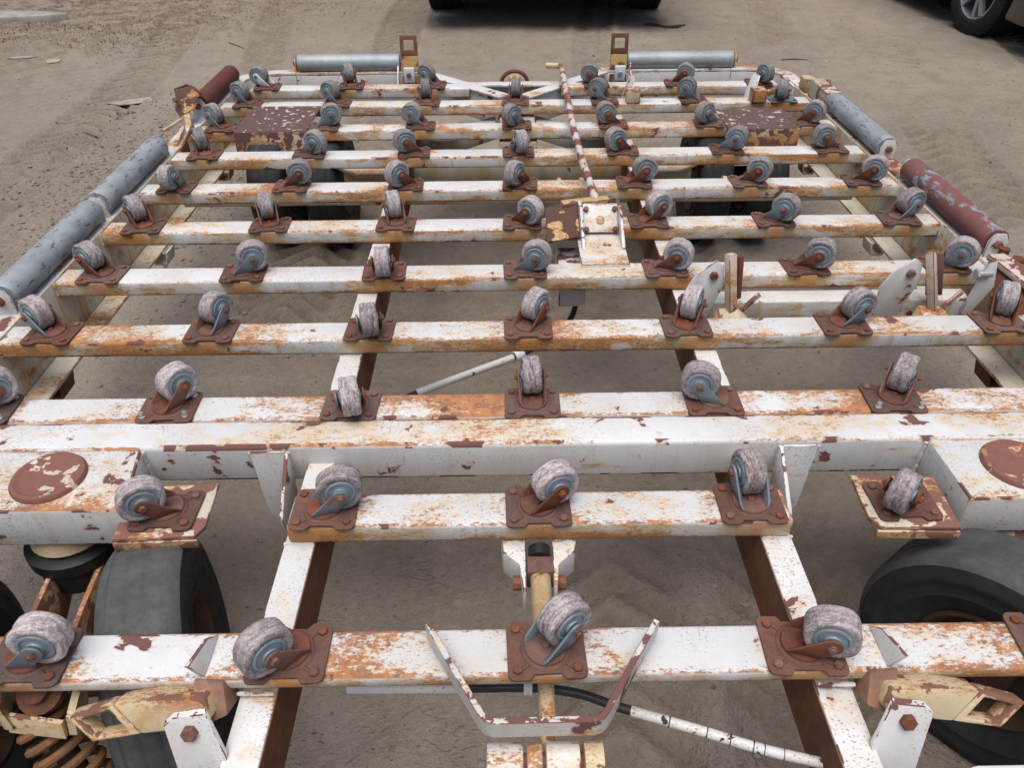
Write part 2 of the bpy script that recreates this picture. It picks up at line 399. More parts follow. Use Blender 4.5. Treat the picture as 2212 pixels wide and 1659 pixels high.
# ------------------------------------------------------------------ mesh helpers
class MB:
    def __init__(s, zo=0.0):
        s.v, s.f, s.zo = [], [], zo

    def add(s, vs, fs):
        o = len(s.v)
        s.v += [(v[0], v[1], v[2] + s.zo) for v in vs]
        s.f += [tuple(i + o for i in f) for f in fs]
        return s

    def box(s, x0, x1, y0, y1, z0, z1):
        vs = [(x, y, z) for z in (z0, z1) for y in (y0, y1) for x in (x0, x1)]
        return s.add(vs, [(0, 1, 3, 2), (4, 6, 7, 5), (0, 4, 5, 1), (2, 3, 7, 6), (0, 2, 6, 4), (1, 5, 7, 3)])

    def slab(s, pts, tv):
        n = len(pts)
        tv = Vector(tv)
        vs = [tuple(p) for p in pts] + [tuple(Vector(p) + tv) for p in pts]
        fs = [tuple(range(n)), tuple(range(2 * n - 1, n - 1, -1))]
        fs += [(i, (i + 1) % n, n + (i + 1) % n, n + i) for i in range(n)]
        return s.add(vs, fs)

    def ringslab(s, outer, inner, tv):
        n = len(outer)
        tv = Vector(tv)
        vs = [tuple(p) for p in outer] + [tuple(p) for p in inner]
        vs += [tuple(Vector(p) + tv) for p in outer] + [tuple(Vector(p) + tv) for p in inner]
        fs = []
        for i in range(n):
            j = (i + 1) % n
            fs += [(i, j, n + j, n + i), (2 * n + i, 3 * n + i, 3 * n + j, 2 * n + j),
                   (i, 2 * n + i, 2 * n + j, j), (n + i, n + j, 3 * n + j, 3 * n + i)]
        return s.add(vs, fs)

    def prism(s, pts, plane, lo, hi):
        if plane == 'xy':
            return s.slab([(a, b, lo) for a, b in pts], (0, 0, hi - lo))
        if plane == 'xz':
            return s.slab([(a, lo, b) for a, b in pts], (0, hi - lo, 0))
        return s.slab([(lo, a, b) for a, b in pts], (hi - lo, 0, 0))

    def bar(s, a, b, w, h, up=(0, 0, 1)):
        a, b = Vector(a), Vector(b)
        d = (b - a).normalized()
        u = Vector(up)
        sx = d.cross(u).normalized() * (w / 2)
        u = sx.cross(d).normalized() * (h / 2)
        vs = [a - sx - u, a + sx - u, a - sx + u, a + sx + u, b - sx - u, b + sx - u, b - sx + u, b + sx + u]
        return s.add([tuple(v) for v in vs], [(0, 1, 3, 2), (4, 6, 7, 5), (0, 4, 5, 1), (2, 3, 7, 6), (0, 2, 6, 4), (1, 5, 7, 3)])

    def tube(s, path, r, n=12, caps=True):
        path = [Vector(p) for p in path]
        rs = r if isinstance(r, (list, tuple)) else [r] * len(path)
        d0 = (path[1] - path[0]).normalized()
        ref = Vector((0, 0, 1)) if abs(d0.z) < 0.9 else Vector((1, 0, 0))
        u = d0.cross(ref).normalized()
        vs, fs = [], []
        for i, p in enumerate(path):
            d = (path[min(i + 1, len(path) - 1)] - path[max(i - 1, 0)]).normalized()
            u = (u - d * u.dot(d)).normalized()
            w = d.cross(u)
            for k in range(n):
                a = 2 * math.pi * k / n
                vs.append(tuple(p + (u * math.cos(a) + w * math.sin(a)) * rs[i]))
        for i in range(len(path) - 1):
            for k in range(n):
                k2 = (k + 1) % n
                fs.append((i * n + k, i * n + k2, (i + 1) * n + k2, (i + 1) * n + k))
        if caps:
            fs.append(tuple(range(n - 1, -1, -1)))
            fs.append(tuple(range((len(path) - 1) * n, len(path) * n)))
        return s.add(vs, fs)

    def lathe(s, prof, c, axis, n=32, caps=True, wob=None):
        c, ax = Vector(c), Vector(axis).normalized()
        ref = Vector((0, 0, 1)) if abs(ax.z) < 0.9 else Vector((1, 0, 0))
        u = ax.cross(ref).normalized()
        w = ax.cross(u)
        vs, fs = [], []
        for j, (r, h) in enumerate(prof):
            for k in range(n):
                a = 2 * math.pi * k / n
                rr = r + (wob(j, k) if wob else 0)
                vs.append(tuple(c + ax * h + (u * math.cos(a) + w * math.sin(a)) * rr))
        m = len(prof)
        for j in range(m - 1):
            for k in range(n):
                k2 = (k + 1) % n
                fs.append((j * n + k, j * n + k2, (j + 1) * n + k2, (j + 1) * n + k))
        if caps:
            fs.append(tuple(range(n - 1, -1, -1)))
            fs.append(tuple(range((m - 1) * n, m * n)))
        return s.add(vs, fs)

    def hexbolt(s, c, axis, r=0.0065, h=0.005, n=6):
        return s.lathe([(r, -0.002), (r, h * 0.75), (r * 0.82, h)], c, axis, n)

    def mesh(s, name, bevel=0.0, seg=2, ang=35):
        me = bpy.data.meshes.new(name)
        me.from_pydata(s.v, [], s.f)
        bm = bmesh.new()
        bm.from_mesh(me)
        bmesh.ops.recalc_face_normals(bm, faces=bm.faces)
        if bevel > 0:
            es = [e for e in bm.edges if len(e.link_faces) == 2 and e.calc_face_angle(0) > 0.6]
            lay = bm.faces.layers.float.new('edge')
            res = bmesh.ops.bevel(bm, geom=es, offset=bevel, segments=seg, profile=0.5, affect='EDGES', clamp_overlap=True)
            for fc in res['faces']:
                fc[lay] = 1.0
        bm.to_mesh(me)
        bm.free()
        me.polygons.foreach_set('use_smooth', [True] * len(me.polygons))
        me.set_sharp_from_angle(angle=R(ang))
        return me

    def build(s, name, mat, parent=None, bevel=0.0, seg=2, ang=35):
        me = s.mesh(name, bevel, seg, ang)
        me.materials.append(M[mat] if isinstance(mat, str) else mat)
        return link(name, me, parent)


def link(name, me, parent=None, loc=(0, 0, 0), rot=(0, 0, 0), mat=None):
    o = bpy.data.objects.new(name, me)
    col.objects.link(o)
    o.parent = parent
    o.location = loc
    o.rotation_euler = rot
    if mat:
        o.material_slots[0].link = 'OBJECT'
        o.material_slots[0].material = M[mat]
    return o


def tag(o, label, cat=None, group=None, kind=None):
    if label: o['label'] = label
    if cat: o['category'] = cat
    if group: o['group'] = group
    if kind: o['kind'] = kind
    return o


def empty(name, loc=(0, 0, 0), rz=0.0):
    o = bpy.data.objects.new(name, None)
    o.empty_display_size = 0.2
    col.objects.link(o)
    o.location = loc
    o.rotation_euler = (0, 0, rz)
    return o


# ------------------------------------------------------------------ ground
TABS = {}


def vnoise(x, y, seed):
    if seed not in TABS:
        TABS[seed] = np.random.default_rng(seed).random((256, 256))
    tab = TABS[seed]
    xi, yi = np.floor(x).astype(int), np.floor(y).astype(int)
    fx, fy = x - xi, y - yi
    fx, fy = fx * fx * (3 - 2 * fx), fy * fy * (3 - 2 * fy)
    g = lambda a, b: tab[a % 256, b % 256]
    return (g(xi, yi) * (1 - fx) + g(xi + 1, yi) * fx) * (1 - fy) + (g(xi, yi + 1) * (1 - fx) + g(xi + 1, yi + 1) * fx) * fy


def fbm(x, y, seed, octv=4, gain=0.5):
    a, s_, t = 1.0, 0.0, 0.0
    for o in range(octv):
        s_ = s_ + a * vnoise(x * 2 ** o + 13.7 * o, y * 2 ** o + 5.1 * o, seed + o)
        t += a
        a *= gain
    return s_ / t


TRACK = {}


def ground_z(x, y):
    tk = np.zeros_like(x)
    z = 0.05 * (fbm(x * 0.5, y * 0.5, 1, 3) - 0.5) + 0.022 * (fbm(x * 2.6, y * 2.6, 5, 4) - 0.5)
    z = z + 0.015 * (fbm(x * 11, y * 14, 9, 3, 0.65) - 0.5)
    # wheel tracks pressed into the dirt: cx(y), width, lug spacing, slant
    for (x0, k, wd, sp, sl, dep) in ((-0.75, 0.03, 0.13, 0.085, 1.1, 0.026), (0.62, 0.05, 0.12, 0.075, -1.0, 0.022), (0.02, -0.03, 0.12, 0.09, 0.8, 0.018),
                                     (2.35, 0.16, 0.15, 0.10, 0.8, 0.026), (1.75, 0.12, 0.12, 0.08, -0.9, 0.018),
                                     (-2.35, -0.10, 0.14, 0.09, 0.9, 0.024), (-1.62, -0.06, 0.12, 0.085, -1.1, 0.020), (3.2, 0.2, 0.14, 0.09, -0.9, 0.022)):
        cx = x0 + k * (y - 4.0) + 0.10 * np.sin(y * 0.9 + x0)
        u = (x - cx) / wd
        env = np.clip(1.25 - np.abs(u), 0, 0.35) / 0.35
        lug = np.clip(np.sin(2 * np.pi * (y + sl * np.abs(x - cx)) / sp) * 1.6, -1, 1)
        gate = np.clip((vnoise(x * 1.3 + x0, y * 1.1, 31) - 0.30) * 5, 0, 1)
        tk = np.maximum(tk, gate * env * (0.35 + 0.65 * (lug < -0.1)))
        z = z + gate * env * (-dep * 0.7 + dep * 0.55 * lug) + gate * dep * 0.5 * np.exp(-((np.abs(u) - 1.35) / 0.25) ** 2)
    TRACK['last'] = tk
    # rough, slightly raised ground in the far left corner
    c = np.clip((-0.5 * x + 0.42 * y - 3.2) / 1.5, 0, 1)
    z = z + c * (0.05 * fbm(x * 3.1, y * 3.1, 41, 4, 0.6) + 0.02 * (fbm(x * 16, y * 16, 47, 2) - 0.5))
    far = np.clip((np.maximum(np.abs(x), np.abs(y - 3)) - 9) / 10, 0, 1)
    return z * (1 - far)


def axis_lines(lo, hi, step, far):
    a = list(np.arange(lo, hi + step / 2, step))
    d, x = step, a[-1]
    while x < far:
        d *= 1.35
        x += d
        a.append(x)
    d, x = step, a[0]
    pre = []
    while x > -far:
        d *= 1.35
        x -= d
        pre.append(x)
    return np.array(pre[::-1] + a)


gx = axis_lines(-4.6, 4.6, 0.016, 400)
gy = axis_lines(-0.9, 7.6, 0.016, 400)
GX, GY = np.meshgrid(gx, gy)
GZ = ground_z(GX, GY)
GT = TRACK['last']
nx, ny = len(gx), len(gy)
verts = np.stack([GX.ravel(), GY.ravel(), GZ.ravel()], 1)
idx = np.arange(nx * ny).reshape(ny, nx)
quads = np.stack([idx[:-1, :-1].ravel(), idx[:-1, 1:].ravel(), idx[1:, 1:].ravel(), idx[1:, :-1].ravel()], 1)
gme = bpy.data.meshes.new('ground')
gme.vertices.add(len(verts))
gme.vertices.foreach_set('co', verts.astype(np.float32).ravel())
gme.loops.add(quads.size)
gme.loops.foreach_set('vertex_index', quads.astype(np.int32).ravel())
gme.polygons.add(len(quads))
gme.polygons.foreach_set('loop_start', np.arange(0, quads.size, 4, dtype=np.int32))
gme.polygons.foreach_set('use_smooth', np.ones(len(quads), dtype=bool))
gme.update(calc_edges=True)
at_ = gme.attributes.new('track_dark', 'FLOAT', 'POINT')
at_.data.foreach_set('value', GT.astype(np.float32).ravel())
gme.materials.append(M['ground'])
tag(link('ground', gme), None, kind='structure')


def gz(x, y):
    return float(ground_z(np.array([x]), np.array([y]))[0])


# ------------------------------------------------------------------ the dolly
dolly = tag(empty('cargo_dolly'), 'large white cargo dolly, rust stained, its open beam deck studded with swivel casters', 'dolly')


def dm():
    return MB(DECK)


ROWS = [-0.010, 0.241, 0.497, 0.749, 0.998, 1.254, 1.510, 1.769, 2.022, 2.284, 2.500]
HB = 0.034          # half width of a cross beam
# cross beams
spans = {0: [(-0.86, 0.86)], 1: [(-0.383, 0.388)], 2: [(-1.085, 1.085)], 10: [(-1.03, -0.176), (0.18, 1.03)]}
for j, y in enumerate(ROWS):
    for (a, b) in spans.get(j, [(-1.085, 1.085)]):
        h = 0.022 if j == 0 else 0.036
        y0, y1 = y - HB - 0.003, y + HB
        if j == 2:
            y0 = 0.462
        m = dm()
        m.box(a, b, y0, y1, -h, 0)
        m.build('cross_beam', 'beam', dolly, 0.006, 3)
# heavy main beam across the front
dm().box(-1.085, 1.085, 0.386, 0.458, -0.078, 0.002).build('main_beam', 'mainbeam', dolly, 0.008, 3)

# inner longitudinal rails under the deck
for sgn in (-1, 1):
    xo, xi = sgn * 0.391, sgn * 0.345
    rail = dm().box(min(xo, xi), max(xo, xi), -0.42, 2.26, -0.052, -0.038).build('inner_rail', 'rail', dolly, 0.002)
    dm().box(min(sgn * 0.344, sgn * 0.352), max(sgn * 0.344, sgn * 0.352), -0.42, 2.26, -0.14, -0.041).build('web', 'railside', rail)
    dm().box(min(sgn * 0.353, sgn * 0.388), max(sgn * 0.353, sgn * 0.388), -0.42, 2.26, -0.140, -0.133).build('bottom_flange', 'railside', rail)

# outer side channels: web, top flange, bottom flange
for sgn in (-1, 1):
    f = lambda a, b: (min(sgn * a, sgn * b), max(sgn * a, sgn * b))
    w = dm().box(*f(1.087, 1.095), 0.05, 2.58, -0.150, 0.0).build('side_channel', 'side', dolly, 0.002)
    dm().box(*f(1.030, 1.0865), 0.05, 2.58, -0.1495, -0.142).build('bottom_flange', 'side', w, 0.002)
    dm().box(*f(1.0955, 1.150), 0.05, 2.50, -0.012, -0.004).build('top_flange', 'rail', w, 0.002)

# far end: rounded corner channels, end channel and the V at the coupling
def channel(name, pts, mat='mainbeam', h=0.11, lip=0.05, inward=1):
    """strip of web following pts with a top flange to the inside"""
    m = dm()
    n = len(pts)
    P_ = [Vector((p[0], p[1], 0)) for p in pts]
    nor = []
    for i in range(n):
        d = (P_[min(i + 1, n - 1)] - P_[max(i - 1, 0)]).normalized()
        nor.append(Vector((d.y, -d.x, 0)) * inward)
    def strip(o0, o1, z0, z1):
        vs, fs = [], []
        for p, q in zip(P_, nor):
            a, b = p + q * o0, p + q * o1
            vs += [(a.x, a.y, z0), (b.x, b.y, z0), (b.x, b.y, z1), (a.x, a.y, z1)]
        for i in range(n - 1):
            for k in range(4):
                k2 = (k + 1) % 4
                fs.append((4 * i + k, 4 * i + k2, 4 * i + 4 + k2, 4 * i + 4 + k))
        fs += [(0, 1, 2, 3), (4 * n - 1, 4 * n - 2, 4 * n - 3, 4 * n - 4)]
        m.add(vs, fs)
    strip(0, 0.008, -h, -0.0085)
    strip(-lip, 0.008, -0.008, 0.0)
    return m.build(name, mat, dolly, 0.0015)

def arc(cx, cy, r, a0, a1, n=7):
    return [(cx + r * math.cos(R(a0 + (a1 - a0) * i / (n - 1))), cy + r * math.sin(R(a0 + (a1 - a0) * i / (n - 1)))) for i in range(n)]

channel('corner_channel', [(-1.088, 2.45), (-1.088, 2.56)] + arc(-0.98, 2.585, 0.115, 165, 95) + [(-0.90, 2.705)], inward=1)
channel('corner_channel', [(1.088, 2.45), (1.088, 2.56)] + arc(0.98, 2.585, 0.115, 15, 85) + [(0.90, 2.705)], inward=-1)
channel('end_channel', [(-0.899, 2.706), (-0.36, 2.706)], inward=1)
channel('end_channel', [(0.36, 2.706), (0.899, 2.706)], inward=1)
for sgn in (-1, 1):
    m = dm()
    m.bar((sgn * 0.37, 2.70, -0.004), (sgn * 0.04, 2.365, -0.004), 0.055, 0.007)
    m.bar((sgn * 0.36, 2.672, -0.062), (sgn * 0.03, 2.337, -0.062), 0.008, 0.105)
    m.build('coupling_brace', 'mainbeam', dolly, 0.0015)
m = dm()
m.box(-0.23, 0.24, 2.545, 2.60, -0.021, -0.013)
m.box(-0.23, 0.24, 2.59, 2.60, -0.10, -0.022)
m.build('coupling_plate', 'mainbeam', dolly, 0.0015)
m = dm()
m.box(-0.022, 0.026, 2.605, 2.645, -0.08, 0.005)
m.build('tow_hook', 'yellow', dolly, 0.008, 3)
ring = dm()
ring.tube([(0.002 + 0.052 * math.cos(a), 2.655, -0.03 + 0.042 * math.sin(a)) for a in np.linspace(-0.6, math.pi + 0.6, 18)], 0.008, 8)
ring.build('tow_ring', 'bolt', dolly)

# under frame
m = dm(); m.box(-0.58, 0.58, 1.86, 1.92, -0.135, -0.075); m.build('rear_axle_beam', 'under', dolly, 0.004)
m = dm(); m.box(-1.02, 1.02, 1.60, 1.65, -0.10, -0.055); m.build('under_beam', 'under', dolly, 0.004)
m = dm()
m.tube([(0.10, 1.70, -0.085), (0.66, 1.70, -0.085)], 0.018, 16)
for x in (0.12, 0.19, 0.64):
    m.tube([(x, 1.70, -0.085), (x + 0.012, 1.70, -0.085)], 0.026, 16)
m.build('brake_tube', 'cream', dolly)
m = dm(); m.box(-0.06, 0.07, 1.98, 2.34, -0.12, -0.045); m.build('coupling_channel', 'under', dolly, 0.004)
for sgn in (-1, 1):
    m = dm(); m.slab([(sgn * 0.34, 2.08, -0.06), (sgn * 0.075, 2.32, -0.06), (sgn * 0.075, 2.20, -0.06), (sgn * 0.25, 2.03, -0.06)], (0, 0, -0.05))
    m.build('under_gusset', 'under', dolly, 0.002)
    m = dm(); m.slab([(sgn * 0.44, 2.02, -0.08), (sgn * 0.40, 1.80, -0.08), (sgn * 0.52, 1.80, -0.08), (sgn * 0.66, 1.93, -0.08)], (0, 0, -0.012))
    m.build('under_gusset', 'under', dolly, 0.002)

# wheel covers of bent brown sheet: a top laid over the beam and a front hanging down
for (x0, x1, y0, y1) in ((-0.953, -0.708, 1.972, 2.243), (0.708, 0.950, 1.955, 2.160)):
    m = dm()
    m.prism([(y0, 0.0012), (y0 + 0.004, 0.0055), (y1, 0.0055), (y1, 0.0012)], 'yz', x0, x1)
    wc = m.build('wheel_cover', 'sheet', dolly, 0.0008, 1)
    m = dm()
    m.prism([(y0 - 0.012, -0.12), (y0 - 0.0002, 0.0010), (y0 + 0.0048, 0.0010), (y0 - 0.007, -0.12)], 'yz', x0, x1)
    m.build('cover_front', 'sheetfront', wc, 0.0006, 1)


# ---- casters -------------------------------------------------------------
def plate_mesh():
    hx, hy, t_ = 0.050, 0.043, 0.0042
    c, nw, nd, ns = 0.010, 0.017, 0.008, 0.006
    def corner(cx, cy, a0):
        return [(cx + c * math.cos(R(a0 + k * 22.5)), cy + c * math.sin(R(a0 + k * 22.5))) for k in range(5)]
    pts = corner(hx - c, hy - c, 0) + [(nw + ns, hy), (nw, hy - nd), (-nw, hy - nd), (-nw - ns, hy)] + corner(-hx + c, hy - c, 90)
    pts += corner(-hx + c, -hy + c, 180) + [(-nw - ns, -hy), (-nw, -hy + nd), (nw, -hy + nd), (nw + ns, -hy)] + corner(hx - c, -hy + c, 270)
    m = MB()
    m.prism(pts, 'xy', 0.0002, t_)
    m.lathe([(0.034, t_ - 0.001), (0.033, t_ + 0.0008), (0.0295, t_ + 0.0032), (0.012, t_ + 0.0034)], (0, 0, 0), (0, 0, 1), 28)
    for sx in (-1, 1):   # pressed ribs running to the corners
        for sy in (-1, 1):
            m.tube([(sx * 0.022, sy * 0.020, t_ - 0.0005), (sx * 0.030, sy * 0.027, t_ + 0.0003), (sx * 0.043, sy * 0.030, t_ - 0.0012)], [0.003, 0.0026, 0.001], 6)
    me = m.mesh('caster', 0.0008, 1)
    me.materials.append(M['rust'])
    return me


def swivel_mesh():
    m = MB()
    m.lathe([(0.0275, 0.0068), (0.028, 0.0085), (0.027, 0.0112), (0.023, 0.0118), (0.006, 0.0120), (0.0045, 0.0150), (0.002, 0.0155)], (0, 0, 0), (0, 0, 1), 28)
    me = m.mesh('swivel_disc'); me.materials.append(M['rustarm'])
    return me


TR, AZ, WR, WW = 0.028, 0.0445, 0.0348, 0.0315     # trail, axle height, wheel radius, tread width


def arm_mesh():
    """one fork arm in the trail plane (x = trail), at local y = +offset"""
    prof = []
    for a in np.linspace(-35, 145, 9):
        prof.append((TR + 0.0125 * math.cos(R(a)), AZ + 0.0125 * math.sin(R(a))))
    low = [(-0.004, 0.030), (-0.016, 0.018), (-0.021, 0.0105), (0.017, 0.0105), (0.021, 0.016), (0.0265, 0.026)]
    pts = prof + low
    m = MB()
    yo = 0.0208
    def off(z):
        return yo + 0.0012 * (z - 0.01) / 0.04
    n = len(pts)
    th = 0.0036
    vs = [(x, off(z) - (0.004 if z < 0.012 else 0), z) for x, z in pts] + [(x, off(z) + th - (0.004 if z < 0.012 else 0), z) for x, z in pts]
    fs = [tuple(range(n)), tuple(range(2 * n - 1, n - 1, -1))] + [(i, (i + 1) % n, n + (i + 1) % n, n + i) for i in range(n)]
    m.add(vs, fs)
    me = m.mesh('fork_arm', 0.0009, 2); me.materials.append(M['rustarm'])
    return me


def tread_mesh(seed):
    rng = np.random.default_rng(seed)
    n = 40
    w = WW / 2
    prof = [(0.0225, -w * 0.86), (0.0270, -w), (0.0318, -w), (WR - 0.0007, -w * 0.86), (WR, -w * 0.6), (WR - 0.0002, -w * 0.2), (WR - 0.0014, -w * 0.06), (WR - 0.0014, w * 0.06),
            (WR, w * 0.2), (WR - 0.0001, w * 0.6), (WR - 0.0007, w * 0.86), (0.0318, w), (0.0270, w), (0.0225, w * 0.86)]
    base = rng.normal(0, 1, (len(prof), n))
    sm = (base + np.roll(base, 1, 1) + np.roll(base, -1, 1)) / 3
    flat = 0.0011 * np.cos(np.linspace(0, 2 * np.pi, n, endpoint=False) * rng.integers(2, 5) + rng.random() * 6)
    def wob(j, k):
        if j in (0, len(prof) - 1): return 0
        return float(sm[j, k] * 0.0005 + (flat[k] if 2 < j < len(prof) - 3 else flat[k] * 0.4))
    m = MB()
    m.lathe(prof, (TR, 0, AZ), (0, 1, 0), n, caps=False, wob=wob)
    me = m.mesh('tread', 0, 1, 50); me.materials.append(M['tread'])
    return me


def hub_mesh():
    m = MB()
    h = 0.0155
    prof = [(0.006, -h - 0.003), (0.010, -h - 0.003), (0.0108, -h - 0.0005), (0.0175, -h + 0.0008), (0.0195, -h - 0.0012), (0.0225, -h - 0.0008), (0.0236, -h + 0.002),
            (0.0236, h - 0.002), (0.0225, h + 0.0008), (0.0195, h + 0.0012), (0.0175, h - 0.0008), (0.0108, h + 0.0005), (0.010, h + 0.003), (0.006, h + 0.003)]
    m.lathe(prof, (TR, 0, AZ), (0, 1, 0), 32)
    me = m.mesh('hub', 0, 1, 40); me.materials.append(M['hub'])
    return me


def axle_mesh():
    m = MB()
    m.lathe([(0.0040, -0.0320), (0.0045, -0.0290), (0.0062, -0.0285), (0.0062, -0.024), (0.0035, -0.0238), (0.0035, 0.0238), (0.0062, 0.024), (0.0062, 0.0285), (0.0050, 0.0300)], (TR, 0, AZ), (0, 1, 0), 6)
    me = m.mesh('axle_bolt', 0, 1); me.materials.append(M['bolt'])
    return me


def bolt_mesh():
    m = MB(); m.hexbolt((0, 0, 0.0042), (0, 0, 1), 0.0066, 0.0048)
    me = m.mesh('bolt', 0, 1); me.materials.append(M['bolt'])
    return me


PLATE, SWIV, ARM, HUB, AXLE, BOLT = plate_mesh(), swivel_mesh(), arm_mesh(), hub_mesh(), axle_mesh(), bolt_mesh()
TREADS = [tread_mesh(s) for s in range(6)]
STUD = MB(); STUD.hexbolt((0, 0, 0.0042), (0, 0, 1), 0.0066, 0.0048); STUD.tube([(0, 0, 0.008), (0, 0, 0.016)], 0.0042, 8)
STUD = STUD.mesh('bolt', 0, 1); STUD.materials.append(M['boltzinc'])
ncast = 0


def caster(x, y, z, ang, near='rust', plate='rust', bolts='bolt'):
    global ncast
    ncast += 1
    jit = random.uniform(-3, 3)
    c = link('caster', PLATE, dolly, (x, y, DECK + z + 0.0006), (0, 0, R(jit)), plate if plate != 'rust' else None)
    a = R(ang - jit)
    link('swivel_disc', SWIV, c, rot=(0, 0, a))
    # of the two arms, the one that faces the camera gets the given finish
    d = Vector((-0.05 - x, -0.58 - y))
    nrm = Vector((-math.sin(R(ang)), math.cos(R(ang))))
    first = nrm.dot(d) > 0
    other = 'rust' if near == 'rust' or random.random() < 0.6 else near
    for k in (0, 1):
        o = link('fork_arm', ARM, c, rot=(0, 0, a))
        if k: o.scale = (1, -1, 1)
        fin = near if (k == 0) == first else other
        if fin != 'rust':
            o.material_slots[0].link = 'OBJECT'; o.material_slots[0].material = M[fin]
    tr = link('tread', TREADS[ncast % 6], c, rot=(0, 0, a))
    k = min(1.0, max(0.0, (y - 0.9) / 1.2 + random.uniform(-0.15, 0.15)))
    tr.color = (k, k, k, 1)
    link('hub', HUB, c, rot=(0, 0, a))
    link('axle_bolt', AXLE, c, rot=(0, 0, a))
    for sx in (-1, 1):
        for sy in (-1, 1):
            b = link('bolt', STUD if bolts == 'stud' and (sx, sy) != (-1, 1) else BOLT, c, (sx * 0.0375, sy * 0.0295, 0), (0, 0, random.random()))
    return c


B, U = 'blue', 'rust'
CAST = {
    0: [(-2, 0, B), (-1, 225, U), (0, 35, B), (1, 342, U), (2, 20, U)],
    1: [(-1, 12, B), (0, 20, U), (1, 96, B)],
    2: [(-3, 40, U, 'stud'), (-2, 50, U, 'stud'), (-1, 285, B), (0, 94, U), (1, 165, B), (2, 52, U, 'stud'), (3, 60, U)],
    3: [(-3, 150, B), (-2, 65, B), (-1, 283, B), (0, 52, U), (1, 62, U), (2, 18, B), (3, 65, U)],
    4: [(-3, 152, U), (-2, 15, B), (-1, 275, U), (0, 345, B), (1, 338, U), (2, 332, U), (3, 325, B)],
    5: [(-3, 132, U), (-2, 110, U), (-1, 105, U), (0, 322, U), (1, 22, U), (2, 322, B), (3, 20, B)],
    6: [(-3, 262, B), (-2, 8, U), (-1, 222, U), (0, 236, U), (1, 2, U), (2, 332, U), (3, 332, U)],
    7: [(-3, 118, U), (-2, 340, B), (-1, 202, U), (0, 285, B), (1, 203, U), (2, 332, B), (3, 182, U)],
    8: [(-3, 150, B), (-2, 10, B), (-1, 165, B), (0, 225, B), (1, 190, U), (2, 215, B), (3, 325, U)],
    9: [(-3, 155, B), (-2, 148, B), (-1, 100, U), (0, 86, U), (1, 150, B), (2, 155, B), (3, 248, B)],
    10: [(-3, 165, 'whitearm'), (-2, 112, U), (-1, 150, B), (1, 175, U), (2, 340, U), (3, 300, B)],
}
for j, lst in CAST.items():
    for e in lst:
        i, ang, near = e[:3]
        x = 0.328 * i
        if j == 10: x = 0.319 * i
        if (j, i) == (8, -3): x = -1.005
        if (j, i) == (10, -3): x = -0.965
        caster(x, ROWS[j] - 0.002, 0.0, ang, near, 'blue' if (j, i) == (9, 3) else 'rust', e[3] if len(e) > 3 else 'bolt')


# ---- edge rollers ---------------------------------------------------------
def roller(a, b, mat, r=0.033, caps=('white', 'white'), brk=(True, True)):
    a, b = Vector(a), Vector(b)
    d = (b - a).normalized()
    L = (b - a).length
    m = dm()
    prof = [(r * 0.55, 0.0), (r * 0.93, 0.0005), (r, 0.004)] + [(r, L * k / 12) for k in range(1, 12)] + [(r, L - 0.004), (r * 0.93, L - 0.0005), (r * 0.55, L)]
    m.lathe(prof, a, d, 36)
    o = m.build('edge_roller', mat, dolly, 0, 1, 40)
    side = d.cross(Vector((0, 0, 1))).normalized()
    for k, (p, s_) in enumerate(((a, -1), (b, 1))):
        if not brk[k]: continue
        q = p + d * s_ * 0.006
        w = 0.024
        pts = [q - side * w + Vector((0, 0, -0.045)), q + side * w + Vector((0, 0, -0.045)), q + side * w + Vector((0, 0, 0.006)),
               q + side * w * 0.55 + Vector((0, 0, 0.026)), q - side * w * 0.55 + Vector((0, 0, 0.026)), q - side * w + Vector((0, 0, 0.006))]
        mb = dm(); mb.slab(pts, d * s_ * 0.006); mb.build('end_bracket', caps[k], o, 0.0012)
        mb = dm(); mb.hexbolt(q + d * s_ * 0.0065, d * s_, 0.011, 0.009); mb.build('axle_bolt', 'bolt', o)
    return o


XR = 1.126
roller((-XR, 0.845, 0.030), (-XR, 1.290, 0.030), 'roller')
roller((-XR, 1.335, 0.030), (-XR, 1.775, 0.030), 'roller')
tag(roller((-XR, 2.185, 0.030), (-XR, 2.590, 0.030), 'rollerrust'), 'rusty brown edge roller')
tag(roller((XR, 1.055, 0.030), (XR, 1.520, 0.030), 'rollerbrown'), 'worn edge roller, brown with blue grey patches')
roller((XR, 1.690, 0.030), (XR, 2.150, 0.030), 'roller')
roller((-0.890, 2.735, 0.030), (-0.470, 2.735, 0.030), 'rollerfar', caps=('cream', 'white'))
roller((0.470, 2.735, 0.030), (0.908, 2.735, 0.030), 'rollerfar', caps=('white', 'cream'))
m = dm(); m.box(1.100, 1.150, 1.53, 1.68, -0.003, 0.004); m.build('rail_pad', 'pink', dolly, 0.001)

